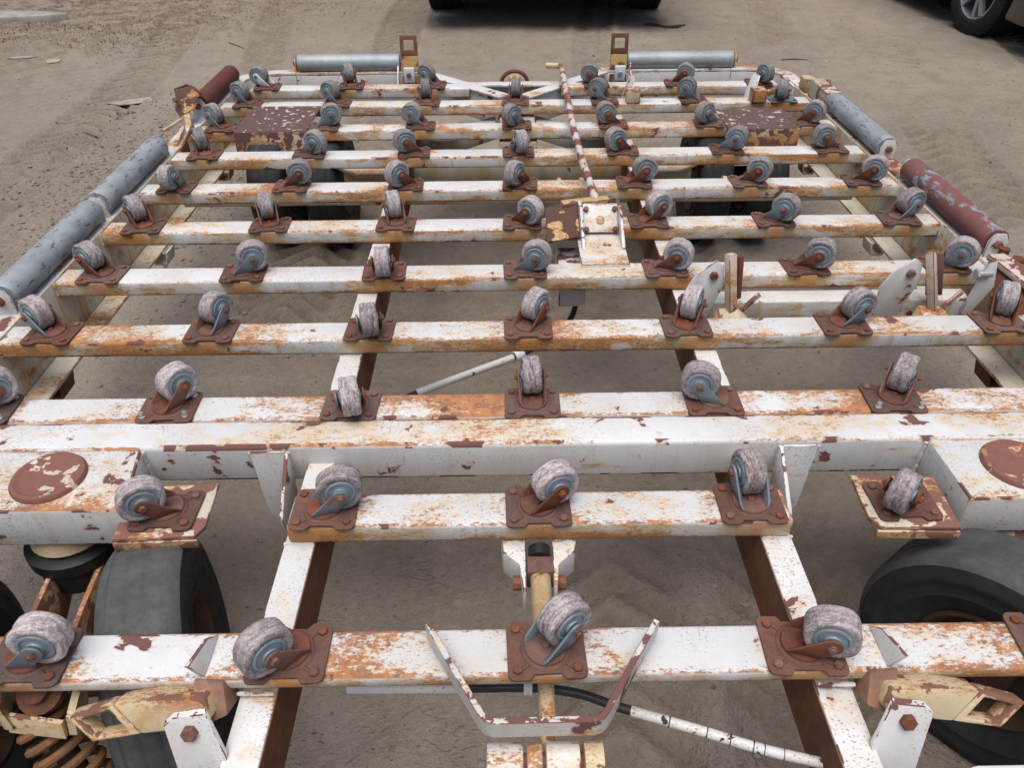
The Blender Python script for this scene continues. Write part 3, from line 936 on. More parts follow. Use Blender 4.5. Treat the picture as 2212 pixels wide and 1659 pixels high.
# ---- far end stops --------------------------------------------------------
for sgn, xc in ((-1, -0.427), (1, 0.432)):
    hw = 0.035
    o_ = [(-hw, -0.045), (hw, -0.045), (hw, 0.138), (-hw, 0.138)]
    # tall flap plate with a rectangular hole near the top
    def P3(x, z, y0=2.695): return (xc + x, y0 + 0.10 * (z + 0.045), z)
    m = dm()
    hole = [(-0.021, 0.083), (0.021, 0.083), (0.021, 0.122), (-0.021, 0.122)]
    m.ringslab([P3(-hw, 0.062), P3(hw, 0.062), P3(hw, 0.138), P3(-hw, 0.138)], [P3(x, z) for x, z in hole], (0, 0.009, 0))
    tip = m
    m = dm(); m.slab([P3(-hw, -0.045), P3(hw, -0.045), P3(hw, 0.0618), P3(-hw, 0.0618)], (0, 0.009, 0))
    fl = m.build('end_stop', 'yellow', dolly, 0.0012)
    tip.build('flap_tip', 'browntip', fl, 0.0012)
    m = dm(); m.box(xc - 0.020 + sgn * 0.004, xc + 0.022 + sgn * 0.004, 2.672, 2.690, -0.035, 0.022); m.build('pivot_block', 'grey', fl, 0.002)
    m = dm(); m.hexbolt((xc + sgn * 0.004, 2.671, -0.004), (0, -1, 0), 0.010, 0.009); m.build('pivot_bolt', 'boltzinc' if sgn > 0 else 'bolt', fl)
    m = dm(); m.slab([(xc + sgn * 0.045, 2.70, 0.03), (xc + sgn * 0.045, 2.62, -0.05), (xc + sgn * 0.045, 2.66, -0.06), (xc + sgn * 0.045, 2.715, -0.03)], (sgn * 0.006, 0, 0))
    m.build('lug', 'white', fl, 0.001)


# ---- small stop boxes on the far beams -----------------------------------
def stop_box(x0, x1, y0, y1, z0, z1, mat, lug=True):
    m = dm()
    m.box(x0, x1, y0, y1, z0, z1)
    o = m.build('stop_block', mat, dolly, 0.005, 3)
    if lug:
        m = dm(); m.slab([(x0 - 0.016, y1 + 0.03, -0.03), (x0 + 0.02, y1 + 0.06, z1 + 0.03), (x0 + 0.035, y1 + 0.03, z1 + 0.03), (x0 + 0.0, y0 + 0.02, -0.03)], (0.006, 0, 0.0))
        m.build('lug', 'white', o, 0.001)
        m = dm(); m.bar((x1 - 0.004, y0 + 0.02, z1 - 0.012), (x1 + 0.045, y0 + 0.03, z1 + 0.004), 0.010, 0.008); m.build('catch', 'cream', o, 0.001)
    return o


stop_box(0.405, 0.455, 2.245, 2.300, 0.001, 0.046, 'cream')
stop_box(0.862, 0.914, 2.235, 2.290, 0.001, 0.046, 'yellow')
stop_box(1.100, 1.150, 2.275, 2.345, -0.003, 0.058, 'under', False)
m = dm(); m.box(1.098, 1.152, 2.165, 2.265, -0.003, 0.006); m.box(1.098, 1.106, 2.165, 2.265, 0.0065, 0.050); m.box(1.098, 1.152, 2.165, 2.265, 0.0505, 0.057)
m.build('stop_channel', 'pink', dolly, 0.001)
m = dm(); m.box(1.096, 1.140, 2.37, 2.44, -0.003, 0.045); m.build('stop_block', 'cream', dolly, 0.006, 3)
m = dm(); m.tube([(1.150, 2.36, 0.035), (1.162, 2.36, 0.035)], 0.016, 12); m.tube([(1.150, 2.31, 0.05), (1.162, 2.31, 0.05)], 0.012, 12); m.build('pivot_bolt', 'bolt', dolly)

# left rail stop: yellow flap standing up beyond the rail
m = dm()
m.slab([(-1.185, 2.110, 0.035), (-1.155, 2.060, 0.030), (-1.108, 2.075, 0.050), (-1.095, 2.110, 0.085), (-1.140, 2.150, 0.105), (-1.178, 2.135, 0.095)], (0.006, 0.006, 0.0))
ls = m.build('rail_stop', 'yellowbrown', dolly, 0.001)
m = dm(); m.slab([(-1.178, 2.139, 0.096), (-1.140, 2.155, 0.106), (-1.100, 2.140, 0.078), (-1.102, 2.178, 0.068), (-1.130, 2.192, 0.088), (-1.160, 2.180, 0.094)], (0, 0, 0.005)); m.build('flap', 'rollerrust', ls, 0.001)
m = dm(); m.bar((-1.135, 2.085, 0.05), (-1.125, 2.04, -0.02), 0.020, 0.012); m.bar((-1.125, 2.00, -0.005), (-1.108, 1.86, -0.02), 0.012, 0.05); m.build('arm', 'cream', ls, 0.0015)
m = dm(); m.bar((-1.150, 2.065, 0.02), (-1.205, 2.02, -0.005), 0.010, 0.008); m.build('catch', 'cream', ls, 0.001)
m = dm(); m.bar((-1.100, 2.02, -0.01), (-1.085, 1.84, -0.03), 0.008, 0.055); m.build('hinge', 'rustarm', ls, 0.001)
m = dm(); m.hexbolt((-1.163, 2.083, 0.078), (-0.3, -0.9, 0.3), 0.010, 0.008); m.build('pivot_bolt', 'bolt', ls)

# ---- brake lever with the long rod ---------------------------------------
lv = dm()
lv.box(0.135, 0.248, 1.010, 1.215, 0.0012, 0.0062)
lever = lv.build('lever_plate', 'mainbeam', dolly, 0.001)
for x0, x1 in ((0.142, 0.150), (0.240, 0.248)):
    m = dm(); m.slab([(x0, 1.085, 0.0065), (x0, 1.235, 0.0065), (x0, 1.255, 0.062), (x0, 1.190, 0.066)], (x1 - x0, 0, 0)); m.build('cheek', 'white', lever, 0.001)
m = dm(); m.slab([(0.1515, 1.165, 0.014), (0.2385, 1.165, 0.014), (0.2385, 1.215, 0.066), (0.1515, 1.215, 0.066)], (0, 0.007, 0)); m.build('lever_block', 'rail', lever, 0.001)
m = dm(); m.hexbolt((0.195, 1.186, 0.038), (0, -0.72, 0.69), 0.010, 0.004, 14); m.build('stud', 'cream', lever)
for x in (0.159, 0.231):
    for y, z in ((1.168, 0.020), (1.205, 0.058)):
        m = dm(); m.hexbolt((x, y, z), (0, -0.72, 0.69), 0.007, 0.008); m.build('bolt', 'bolt', lever)
m = dm(); m.slab([(0.058, 1.118, 0.012), (0.1405, 1.135, 0.018), (0.1405, 1.250, 0.058), (0.058, 1.238, 0.050)], (0, 0.004, -0.006)); m.build('foot_pedal', 'yellowbrown', lever, 0.001)
m = dm(); m.bar((0.10, 1.245, 0.05), (0.225, 1.275, 0.05), 0.03, 0.02); m.build('pivot_bar', 'yellow', lever, 0.002)
m = dm(); m.tube([(0.192, 1.27, 0.050), (0.183, 1.55, 0.044), (0.180, 1.84, 0.040), (0.184, 2.2, 0.040), (0.188, 2.50, 0.042)], 0.0110, 14); m.build('long_rod', 'redrod', lever)
m = dm(); m.tube([(0.188, 2.5005, 0.042), (0.190, 2.56, 0.043), (0.190, 2.590, 0.043), (0.182, 2.605, 0.043), (0.165, 2.610, 0.043), (0.128, 2.612, 0.043)], 0.0112, 14); m.build('rod_handle', 'cream', lever)
m = dm(); m.box(0.085, 0.15, 1.03, 1.20, -0.12, -0.045); m.build('lever_housing', 'white', lever, 0.003)

# ---- fold-down stops beside the right rail --------------------------------
m = dm(); m.box(0.405, 1.02, 0.905, 0.957, -0.090, -0.037); m.build('stop_beam', 'rail', dolly, 0.005, 3)


def side_stop(x, lean, flip=1, big=1.0):
    m = dm()
    m.slab([(x - 0.045, 0.903, -0.078), (x + 0.005, 0.903, -0.088), (x + 0.036, 0.903, 0.012), (x + 0.030, 0.903, 0.060), (x + 0.012, 0.903, 0.072), (x - 0.030, 0.903, 0.035), (x - 0.047, 0.903, 0.0)], (0, -0.007, 0))
    o = m.build('side_stop', 'white', dolly, 0.001)
    m = dm(); m.hexbolt((x + 0.010, 0.895, 0.038), (0, -1, 0), 0.010, 0.008); m.build('pivot_bolt', 'bolt', o)
    m = dm(); m.bar((x + 0.040, 0.900, 0.088), (x + 0.050 + lean, 0.870, -0.040), 0.021, 0.018); m.build('stop_arm', 'pink', o, 0.0015)
    m = dm(); m.bar((x + 0.058, 0.912, 0.080), (x + 0.060 + lean, 0.90, -0.02), 0.012, 0.034); m.build('back_arm', 'rustarm', o, 0.0015)
    xx = x + 0.050 + lean
    m = dm(); m.slab([(xx - 0.045, 0.875, -0.075), (xx + 0.030, 0.862, -0.075), (xx + 0.038, 0.866, -0.050), (xx + 0.015, 0.87, -0.032), (xx - 0.030, 0.88, -0.035)], (0, -0.035, -0.012)); m.build('foot', 'cream', o, 0.003)
    m = dm(); m.hexbolt((xx + 0.012, 0.838, -0.048), (0, -0.8, 0.6), 0.009, 0.006); m.build('foot_bolt', 'bolt', o)
    m = dm(); m.bar((xx + 0.022, 0.872, -0.040), (xx + 0.062, 0.885, -0.005), 0.009, 0.010); m.build('catch', 'pink', o, 0.002)
    return o


side_stop(0.405, 0.005)
side_stop(0.842, 0.022)
m = dm()
m.slab([(1.000, 0.903, -0.070), (1.020, 0.903, -0.075), (1.052, 0.903, 0.0), (1.036, 0.903, 0.066), (1.018, 0.903, 0.060)], (0, -0.007, 0))
ss = m.build('side_stop', 'white', dolly, 0.001)
m = dm(); m.tube([(1.000, 0.892, 0.035), (1.032, 0.894, 0.035)], 0.008, 10); m.tube([(0.995, 0.892, 0.035), (1.0, 0.892, 0.035)], 0.012, 6); m.build('pivot_bolt', 'boltzinc', ss)
m = dm(); m.slab([(1.052, 0.96, 0.035), (1.085, 0.955, 0.040), (1.145, 0.80, 0.030), (1.095, 0.80, 0.015)], (0, 0, 0.014)); m.build('stop_arm', 'pink', ss, 0.002)
m = dm(); m.slab([(1.045, 0.93, 0.0), (1.070, 0.93, 0.034), (1.110, 0.80, 0.012), (1.075, 0.79, -0.04)], (0.02, 0, 0.0)); m.build('back_arm', 'rustarm', ss, 0.002)
m = dm(); m.tube([(1.105, 0.985, 0.0), (1.105, 0.985, 0.05)], 0.012, 10); m.tube([(1.125, 0.955, 0.0), (1.125, 0.955, 0.04)], 0.014, 10); m.build('pin', 'bolt', ss)

# stake pockets hanging under the side channels
for (x, y) in ((-1.045, 1.43), (1.045, 1.44), (-1.06, 0.80), (1.06, 0.80), (-1.045, 2.06), (1.045, 2.06)):
    m = dm()
    sg = 1 if x > 0 else -1
    m.prism([(x - 0.028, -0.150), (x - 0.018, -0.19), (x + 0.018, -0.19), (x + 0.028, -0.150), (x + 0.023, -0.150), (x + 0.015, -0.184), (x - 0.015, -0.184), (x - 0.023, -0.150)], 'xz', y - 0.03, y + 0.03)
    m.build('stake_pocket', 'side' if y > 1 else 'rustarm', dolly, 0.001)

# ---- front gussets, outriggers and kingpins --------------------------------
for sgn in (-1, 1):
    X = lambda *a: [(sgn * x, y, z) for x, y, z in a]
    m = dm()
    m.slab(X((0.484, 0.3845, -0.006), (0.424, 0.3845, -0.006), (0.433, 0.3845, -0.126), (0.456, 0.3845, -0.185), (0.478, 0.3845, -0.150)), (0, -0.006, 0))
    m.slab(X((0.424, 0.3780, -0.004), (0.424, 0.3780, -0.130), (0.424, 0.300, -0.150), (0.424, 0.283, -0.070)), (-sgn * 0.007, 0, 0))
    m.build('gusset', 'white', dolly, 0.001)
    xa, xb = (0.667, 0.642) if sgn < 0 else (0.672, 0.676)
    m = dm()
    m.prism([(sgn * xa, 0.3855), (sgn * xb, 0.245), (sgn * 0.97, 0.245), (sgn * 0.97, 0.3855)], 'xy', -0.078, 0.0)
    og = m.build('outrigger', 'mainbeam', dolly, 0.004)
    m = dm(); m.lathe([(0.058, -0.003), (0.058, 0.004), (0.055, 0.0085), (0.050, 0.0090), (0.046, 0.0060), (0.040, 0.0045), (0.02, 0.0045)], (sgn * 0.79, 0.318, 0), (0, 0, 1), 36); m.build('kingpin_cap', 'cap', og)
    # bracket shelf that carries a caster
    m = dm()
    m.prism([(sgn * 0.662, 0.322), (sgn * 0.525, 0.330), (sgn * 0.519, 0.235), (sgn * 0.530, 0.214), (sgn * 0.655, 0.210)], 'xy', -0.034, -0.027)
    m.prism([(sgn * 0.526, 0.2165), (sgn * 0.655, 0.2125), (sgn * 0.655, 0.2065), (sgn * 0.526, 0.2105)], 'xy', -0.050, -0.0345)
    m.build('caster_shelf', 'shelf', dolly, 0.0015)
caster(-0.588, 0.266, -0.0268, 208, U)
caster(0.584, 0.266, -0.0268, 225, U)

# weld seams
def weld(a, b, r=0.0035, par=None):
    a, b = Vector(a), Vector(b)
    n_ = max(4, int((b - a).length / 0.004))
    m = dm()
    m.tube([a + (b - a) * (i / n_) + Vector((random.uniform(-1, 1), random.uniform(-1, 1), random.uniform(-1, 1))) * 0.0006 for i in range(n_ + 1)],
           [r * (0.8 + 0.45 * random.random()) for _ in range(n_ + 1)], 7)
    return m.build('weld_seam', 'mainbeam', dolly)


for sgn in (-1, 1):
    xa = 0.667 if sgn < 0 else 0.672
    weld((sgn * (xa + 0.004), 0.386, 0.0), (sgn * 0.96, 0.386, 0.0))
    weld((sgn * (xa - 0.001), 0.385, -0.006), (sgn * (xa - 0.001), 0.385, -0.076))
    weld((sgn * 0.486, 0.3848, -0.010), (sgn * 0.479, 0.3848, -0.076), 0.003)
    weld((sgn * 0.421, 0.3848, -0.010), (sgn * 0.421, 0.3848, -0.076), 0.003)
    weld((sgn * 0.392, 0.206, -0.038), (sgn * 0.346, 0.206, -0.038), 0.003)
    weld((sgn * 0.392, -0.0475, -0.030), (sgn * 0.346, -0.0475, -0.030), 0.003)
    for j in range(3, 10):
        weld((sgn * 1.086, ROWS[j] - HB, -0.003), (sgn * 1.086, ROWS[j] - HB, -0.034), 0.003)
weld((0.135, 1.012, 0.0015), (0.248, 1.012, 0.0015), 0.003)

# small triangular fins on the front beam
for sgn, x in ((-1, -0.432), (1, 0.427)):
    m = dm(); m.slab([(x, 0.018, 0.0005), (x - sgn * 0.0, -0.042, 0.0005), (x + sgn * 0.012, -0.047, 0.030), (x + sgn * 0.004, 0.0, 0.020)], (0.005, 0, 0)); m.build('fin', 'white', dolly, 0.001)

# ---- front stops and their lugs --------------------------------------------
RL = [(-0.584, -0.0865, -0.011), (-0.554, -0.1035, -0.0385), (-0.495, -0.098, -0.031), (-0.528, -0.078, 0.002)]
RC = sum((Vector(p) for p in RL), Vector()) / 4
HL = [tuple(RC + (Vector(p) - RC) * 0.66) for p in RL]
BL = [(-0.4945, -0.098, -0.031), (-0.419, -0.094, -0.024), (-0.406, -0.086, -0.011), (-0.417, -0.075, 0.007), (-0.478, -0.074, 0.008), (-0.5275, -0.078, 0.002)]
nv = Vector((0, -math.sin(R(58)), math.cos(R(58))))
for sgn in (-1, 1):
    fx = lambda p: (p[0] if sgn < 0 else -p[0] + 0.0, p[1], p[2])
    m = dm()
    m.ringslab([fx(p) for p in RL], [fx(p) for p in HL], nv * -0.026)
    m.slab([fx(p) for p in BL], nv * -0.034)
    fs_ = m.build('front_stop', 'cream', dolly, 0.003)
    m = dm(); m.slab([fx(p) for p in [(-0.420, -0.092, -0.026), (-0.392, -0.082, -0.020), (-0.402, -0.050, 0.002), (-0.440, -0.048, 0.003)]], nv * -0.040); m.build('knuckle', 'knuckle', fs_, 0.003)
    m = dm(); m.slab([fx(p) for p in [(-0.455, -0.101, 0.006), (-0.443, -0.096, 0.016), (-0.405, -0.094, 0.020), (-0.384, -0.120, -0.032), (-0.398, -0.145, -0.085), (-0.438, -0.138, -0.072)]], (0, -0.007, -0.003)); m.build('lug', 'white', fs_, 0.001)
    m = dm(); m.hexbolt(fx((-0.424, -0.112, -0.003)), (0, -0.9, 0.42), 0.010, 0.007); m.build('pivot_bolt', 'bolt', fs_)

# ---- U shaped bar, hinge, screw jack ----------------------------------------
path = [(-0.150, 0.004), (-0.118, -0.053), (-0.080, -0.118), (-0.074, -0.1245), (-0.066, -0.127), (0.050, -0.126), (0.058, -0.1235), (0.064, -0.117), (0.104, -0.052), (0.141, 0.004)]
m = dm()
n = len(path)
vs, fs = [], []
for i, (x, y) in enumerate(path):
    d = Vector((path[min(i + 1, n - 1)][0] - path[max(i - 1, 0)][0], path[min(i + 1, n - 1)][1] - path[max(i - 1, 0)][1])).normalized()
    nn = Vector((d.y, -d.x)) * 0.0040
    for sx, z in ((-1, 0.010), (1, 0.010), (1, 0.040), (-1, 0.040)):
        vs.append((x + nn.x * sx, y + nn.y * sx, z))
for i in range(n - 1):
    for k in range(4):
        k2 = (k + 1) % 4
        fs.append((4 * i + k, 4 * i + k2, 4 * i + 4 + k2, 4 * i + 4 + k))
fs += [(0, 1, 2, 3), (4 * n - 1, 4 * n - 2, 4 * n - 3, 4 * n - 4)]
m.add(vs, fs)
m.build('drawbar_guard', 'guard', dolly, 0.0008, 1)
for (a, b, c_) in ((-0.075, -0.032, 'mainbeam'), (-0.028, -0.010, 'mainbeam'), (-0.006, 0.034, 'mainbeam'), (0.038, 0.062, 'cream')):
    m = dm(); m.lathe([(0.020, 0), (0.024, 0.001), (0.024, b - a - 0.001), (0.020, b - a)], (a, -0.142, -0.030), (1, 0, 0), 24); m.build('hinge_knuckle', c_, dolly)
m = dm(); m.tube([(-0.074, -0.142, -0.030), (0.061, -0.142, -0.030)], 0.012, 12); m.build('hinge_pin', 'bolt', dolly)
m = dm(); m.box(-0.035, 0.040, -0.40, -0.165, -0.075, -0.035); m.build('drawbar', 'white', dolly, 0.004)
jack = dm()
npt = 46
pth = [(0.001, 0.150 - 0.115 * i / npt, -0.055 - 0.01 * i / npt) for i in range(npt + 1)]
jack.tube(pth, [0.0132 + (0.0022 if i % 2 else -0.0014) for i in range(npt + 1)], 16)
jk = jack.build('screw_rod', 'cream', dolly, 0, 1, 25)
m = dm(); m.tube([(0.001, 0.034, -0.066), (0.001, -0.130, -0.072)], 0.011, 14); m.build('rod_end', 'cream', jk)
m = dm(); m.box(-0.019, 0.022, 0.150, 0.182, -0.082, -0.045); m.build('nut_block', 'rustarm', jk, 0.003)
m = dm(); m.tube([(0.001, 0.20, -0.05), (0.001, 0.182, -0.052)], 0.017, 16); m.build('collar', 'black', jk)
for sgn in (-1, 1):
    m = dm()
    m.slab([(sgn * 0.021, 0.212, -0.038), (sgn * 0.058, 0.208, -0.038), (sgn * 0.055, 0.188, -0.042), (sgn * 0.030, 0.170, -0.050), (sgn * 0.0255, 0.128, -0.054), (sgn * 0.0205, 0.128, -0.054)], (0, 0, -0.05))
    m.build('clevis_ear', 'mainbeam', jk, 0.0015)
    m = dm(); m.tube([(sgn * 0.027, 0.155, -0.075), (sgn * 0.040, 0.155, -0.075)], 0.011, 8); m.build('clevis_bolt', 'bolt', jk)

# ---- hoses under the deck ---------------------------------------------------
def bez(pts, k=6):
    out = []
    P_ = [Vector(p) for p in pts]
    for i in range(len(P_) - 1):
        p0, p1, p2, p3 = P_[max(i - 1, 0)], P_[i], P_[i + 1], P_[min(i + 2, len(P_) - 1)]
        for j in range(k):
            t = j / k
            out.append(0.5 * ((2 * p1) + (p2 - p0) * t + (2 * p0 - 5 * p1 + 4 * p2 - p3) * t * t + (3 * p1 - p0 - 3 * p2 + p3) * t ** 3))
    out.append(P_[-1])
    return out


hp = bez([(-0.27, 0.0, -0.10), (-0.175, -0.001, -0.10), (-0.09, -0.002, -0.10), (-0.016, -0.003, -0.10), (0.047, -0.013, -0.10), (0.101, -0.034, -0.10), (0.194, -0.065, -0.10), (0.277, -0.094, -0.10), (0.348, -0.113, -0.10), (0.46, -0.14, -0.11)], 6)
hm = dm(); hm.tube(hp, 0.0064, 12); hose = hm.build('brake_hose', 'hose', dolly)
m = dm(); m.tube(hp[0:12], 0.0072, 12); m.build('sleeve', 'whitehose', hose)
m = dm(); m.tube(hp[31:], 0.0070, 12); m.build('sleeve', 'whitehose', hose)
m = dm(); m.tube([hp[17], hp[18]], 0.0105, 14); m.build('clip', 'grey', hose)
for k in (34, 37, 39, 41, 42, 44):
    m = dm(); m.tube([hp[k], hp[k] + (hp[k + 1] - hp[k]) * 0.10], 0.0073, 12); m.build('joint', 'hose', hose)
m = dm(); m.tube(bez([(-0.30, 0.76, -0.205), (-0.252, 0.79, -0.20), (-0.14, 0.86, -0.20), (-0.022, 0.932, -0.20), (0.06, 0.99, -0.19), (0.126, 1.096, -0.19), (0.145, 1.214, -0.17), (0.13, 1.30, -0.12)]), 0.0075, 12)
hose2 = m.build('brake_hose', 'hose', dolly)
m = dm(); m.tube(bez([(-0.252, 0.79, -0.20), (-0.14, 0.86, -0.20), (-0.03, 0.927, -0.20)]), 0.0090, 12); m.build('sleeve', 'whitehose', hose2)
m = dm(); m.tube([(-0.026, 0.930, -0.20), (-0.006, 0.942, -0.198)], 0.014, 12); m.build('clip', 'grey', hose2)


# ---- road wheels --------------------------------------------------------------
def tyre_meshes(r, w, rim):
    hw = w / 2
    tr = MB()
    prof = [(r - 0.012, -hw), (r - 0.003, -hw + 0.008)]
    for g in (-0.66, -0.22, 0.22, 0.66):
        x = g * hw
        prof += [(r, x - 0.0030), (r - 0.0017, x - 0.0008), (r - 0.0017, x + 0.0008), (r, x + 0.0030)]
    prof += [(r - 0.003, hw - 0.008), (r - 0.012, hw)]
    tr.lathe(prof, (0, 0, 0), (1, 0, 0), 72, caps=False)
    sw = MB()
    for s_ in (-1, 1):
        sw.lathe([(r - 0.0125, s_ * (hw - 0.0005)), (r - 0.03, s_ * (hw + 0.005)), (r - 0.036, s_ * (hw + 0.0065)), (r - 0.040, s_ * (hw + 0.0045)), (r * 0.72, s_ * (hw + 0.004)), (r * 0.70, s_ * (hw + 0.0055)), (r * 0.68, s_ * (hw + 0.003)), (rim + 0.012, s_ * (hw - 0.004)), (rim, s_ * (hw - 0.014))], (0, 0, 0), (1, 0, 0), 72, caps=False)
    rm = MB()
    for s_ in (-1, 1):
        rm.lathe([(rim + 0.002, s_ * (hw - 0.012)), (rim - 0.004, s_ * (hw - 0.006)), (rim - 0.012, s_ * (hw - 0.014)), (rim - 0.022, s_ * (hw - 0.045)), (0.045, s_ * (hw - 0.048)), (0.04, s_ * (hw - 0.02)), (0.001, s_ * (hw - 0.018))], (0, 0, 0), (1, 0, 0), 48, caps=False)
    out = []
    for mb, nm, mt in ((tr, 'road_wheel', 'tyre'), (sw, 'sidewall', 'wall_and_shaded_tread'), (rm, 'rim', 'rim')):
        me = mb.mesh(nm, 0, 1, 50); me.materials.append(M[mt]); out.append(me)
    return out


TW = tyre_meshes(0.205, 0.114, 0.105)


def road_wheel(x, y, yaw_, dark=False):
    z = 0.205 + gz(x, y) - 0.008
    w = link('road_wheel', TW[0], dolly, (x, y, z), (0, 0, R(yaw_)))
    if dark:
        w.material_slots[0].link = 'OBJECT'; w.material_slots[0].material = M['wall_and_shaded_tread']  # rear treads take the darker sidewall colour, deep shade put into the material
    link('sidewall', TW[1], w)
    link('rim', TW[2], w)
    return w


road_wheel(-0.586, 0.128, 17)
road_wheel(-0.905, 0.060, 17)
road_wheel(0.735, 0.120, 38)
road_wheel(0.985, 0.315, 38)
for x in (-0.86, -0.665, 0.68, 0.87):
    road_wheel(x, 2.07, 0, True)

# turntables, trailing forks and springs at the front
for sgn in (-1, 1):
    m = dm(); m.lathe([(0.058, -0.118), (0.064, -0.110), (0.055, -0.0785)], (sgn * 0.79, 0.31, 0), (0, 0, 1), 32); m.build('turntable_sleeve', 'cream', dolly)
    m = dm(); m.lathe([(0.05, -0.200), (0.070, -0.196), (0.071, -0.150), (0.078, -0.146), (0.078, -0.124), (0.066, -0.1185)], (sgn * 0.79, 0.31, 0), (0, 0, 1), 32); m.build('turntable', 'black', dolly)
rot = lambda c, p, a: (c[0] + (p[0] - c[0]) * math.cos(a) - (p[1] - c[1]) * math.sin(a), c[1] + (p[0] - c[0]) * math.sin(a) + (p[1] - c[1]) * math.cos(a))
for c, a in (((-0.79, 0.31), R(5)), ((0.79, 0.31), R(38))):
    def pt(x, y, z): q = rot(c, (c[0] + x, c[1] + y), a); return (q[0], q[1], z)
    fk = dm()
    for s_ in (-0.030, 0.045):
        fk.slab([pt(s_, 0.03, -0.150), pt(s_, -0.14, -0.150), pt(s_, -0.30, -0.16), pt(s_, -0.30, -0.20), pt(s_, -0.12, -0.25), pt(s_, 0.03, -0.20)], Vector(pt(0.009, 0, 0)) - Vector(pt(0, 0, 0)))
    fork = fk.build('trailing_fork', 'shelf', dolly, 0.001)
    m = dm(); m.tube([pt(-0.20, -0.22, -0.235), pt(0.20, -0.22, -0.235)], 0.02, 14); m.build('axle', 'rim', fork)
    if c[0] < 0:
        # coil spring hanging from its bracket
        A, Bv = Vector((-0.690, -0.012, -0.085)), Vector((-0.605, -0.100, -0.235))
        ax = (Bv - A).normalized(); uu = ax.cross(Vector((0, 0, 1))).normalized(); ww = ax.cross(uu)
        L = (Bv - A).length
        hel = [A + ax * (L * t / 160) + (uu * math.cos(t / 160 * 2 * math.pi * 9) + ww * math.sin(t / 160 * 2 * math.pi * 9)) * 0.034 for t in range(161)]
        m = dm(); m.tube(hel, 0.0062, 8); m.build('coil_spring', 'spring', fork)
        m = dm(); m.tube([A, Bv], 0.015, 12); m.build('spring_rod', 'rim', fork)
        m = dm()
        m.slab([(-0.722, 0.010, -0.040), (-0.714, 0.010, -0.040), (-0.700, -0.050, -0.050), (-0.690, -0.060, -0.085), (-0.712, -0.045, -0.110), (-0.722, 0.0, -0.08)], (-0.008, 0, 0))
        m.slab([(-0.612, 0.010, -0.040), (-0.604, -0.012, -0.040), (-0.600, -0.062, -0.052), (-0.604, -0.068, -0.085), (-0.612, -0.030, -0.105)], (-0.010, 0, 0))
        m.slab([(-0.700, -0.050, -0.070), (-0.622, -0.062, -0.070), (-0.622, -0.068, -0.095), (-0.700, -0.058, -0.095)], (0, 0.006, 0))
        m.build('spring_bracket', 'cream', fork, 0.001)
        m = dm(); m.lathe([(0.030, 0.0), (0.030, 0.012), (0.016, 0.013), (0.016, 0.024), (0.008, 0.026)], (-0.660, -0.020, -0.062), (0, -0.5, 0.86), 16); m.build('spring_seat', 'rustarm', fork)

# white rimmed box low at the front right
m = dm()
bx0, bx1, by0, by1, zt = 0.520, 0.74, -0.36, -0.118, -0.100
def rr(x0, x1, y0, y1, c, k=5):
    o = []
    for cx, cy, a0 in ((x1 - c, y1 - c, 0), (x0 + c, y1 - c, 90), (x0 + c, y0 + c, 180), (x1 - c, y0 + c, 270)):
        o += [(cx + c * math.cos(R(a0 + 90 * i / (k - 1))), cy + c * math.sin(R(a0 + 90 * i / (k - 1)))) for i in range(k)]
    return o
m.ringslab([(x, y, zt) for x, y in rr(bx0, bx1, by0, by1, 0.02)], [(x, y, zt) for x, y in rr(bx0 + 0.012, bx1 - 0.012, by0 + 0.012, by1 - 0.012, 0.012)], (0, 0, -0.08))
m.prism(rr(bx0 + 0.0122, bx1 - 0.0122, by0 + 0.0122, by1 - 0.0122, 0.012), 'xy', zt - 0.079, zt - 0.012)
m.build('step_box', 'grey', dolly, 0.002)


# ------------------------------------------------------------------ vehicles
def carpaint(name, c):
    t = NT(name)
    p = t.obj()
    n1 = t.noise(p, 3, 4)
    t.b.inputs['Coat Weight'].default_value = 0.6
    t.b.inputs['Coat Roughness'].default_value = 0.08
    dust = t.ramp(t.add(n1, t.mul(t.sep(p)[2], -0.25)), 0.1, 0.6)
    return t.out(t.mix(t.mul(dust, 0.3), c, (0.16, 0.14, 0.12)), t.ramp(n1, 0.3, 0.7, 0.3, 0.45), 0.1, 0.5)


M['carblack'] = carpaint('black car paint', (0.012, 0.012, 0.014))
M['cargrey'] = carpaint('dark blue car paint', (0.010, 0.014, 0.024))
M['plastic'] = plain('black plastic', (0.014, 0.014, 0.015), 0.6)
M['glass'] = plain('tinted glass', (0.02, 0.024, 0.026), 0.08, 0, 0.1, 3, 0.6, 0.0)
M['alloy'] = zinc('silver alloy', (0.44, 0.46, 0.49), 0.9, rough=0.32, metal=0.7)
M['cartyre'] = plain('car tyre rubber', (0.017, 0.018, 0.02), 0.75, 0, 0.3, 20, 0.3, 0.4)
M['lampred'] = plain('red tail lamp', (0.20, 0.01, 0.01), 0.15, 0, 0.1, 8, 0.6, 0)
M['lampclear'] = plain('clear head lamp', (0.55, 0.57, 0.6), 0.12, 0, 0.1, 8, 0.6, 0)


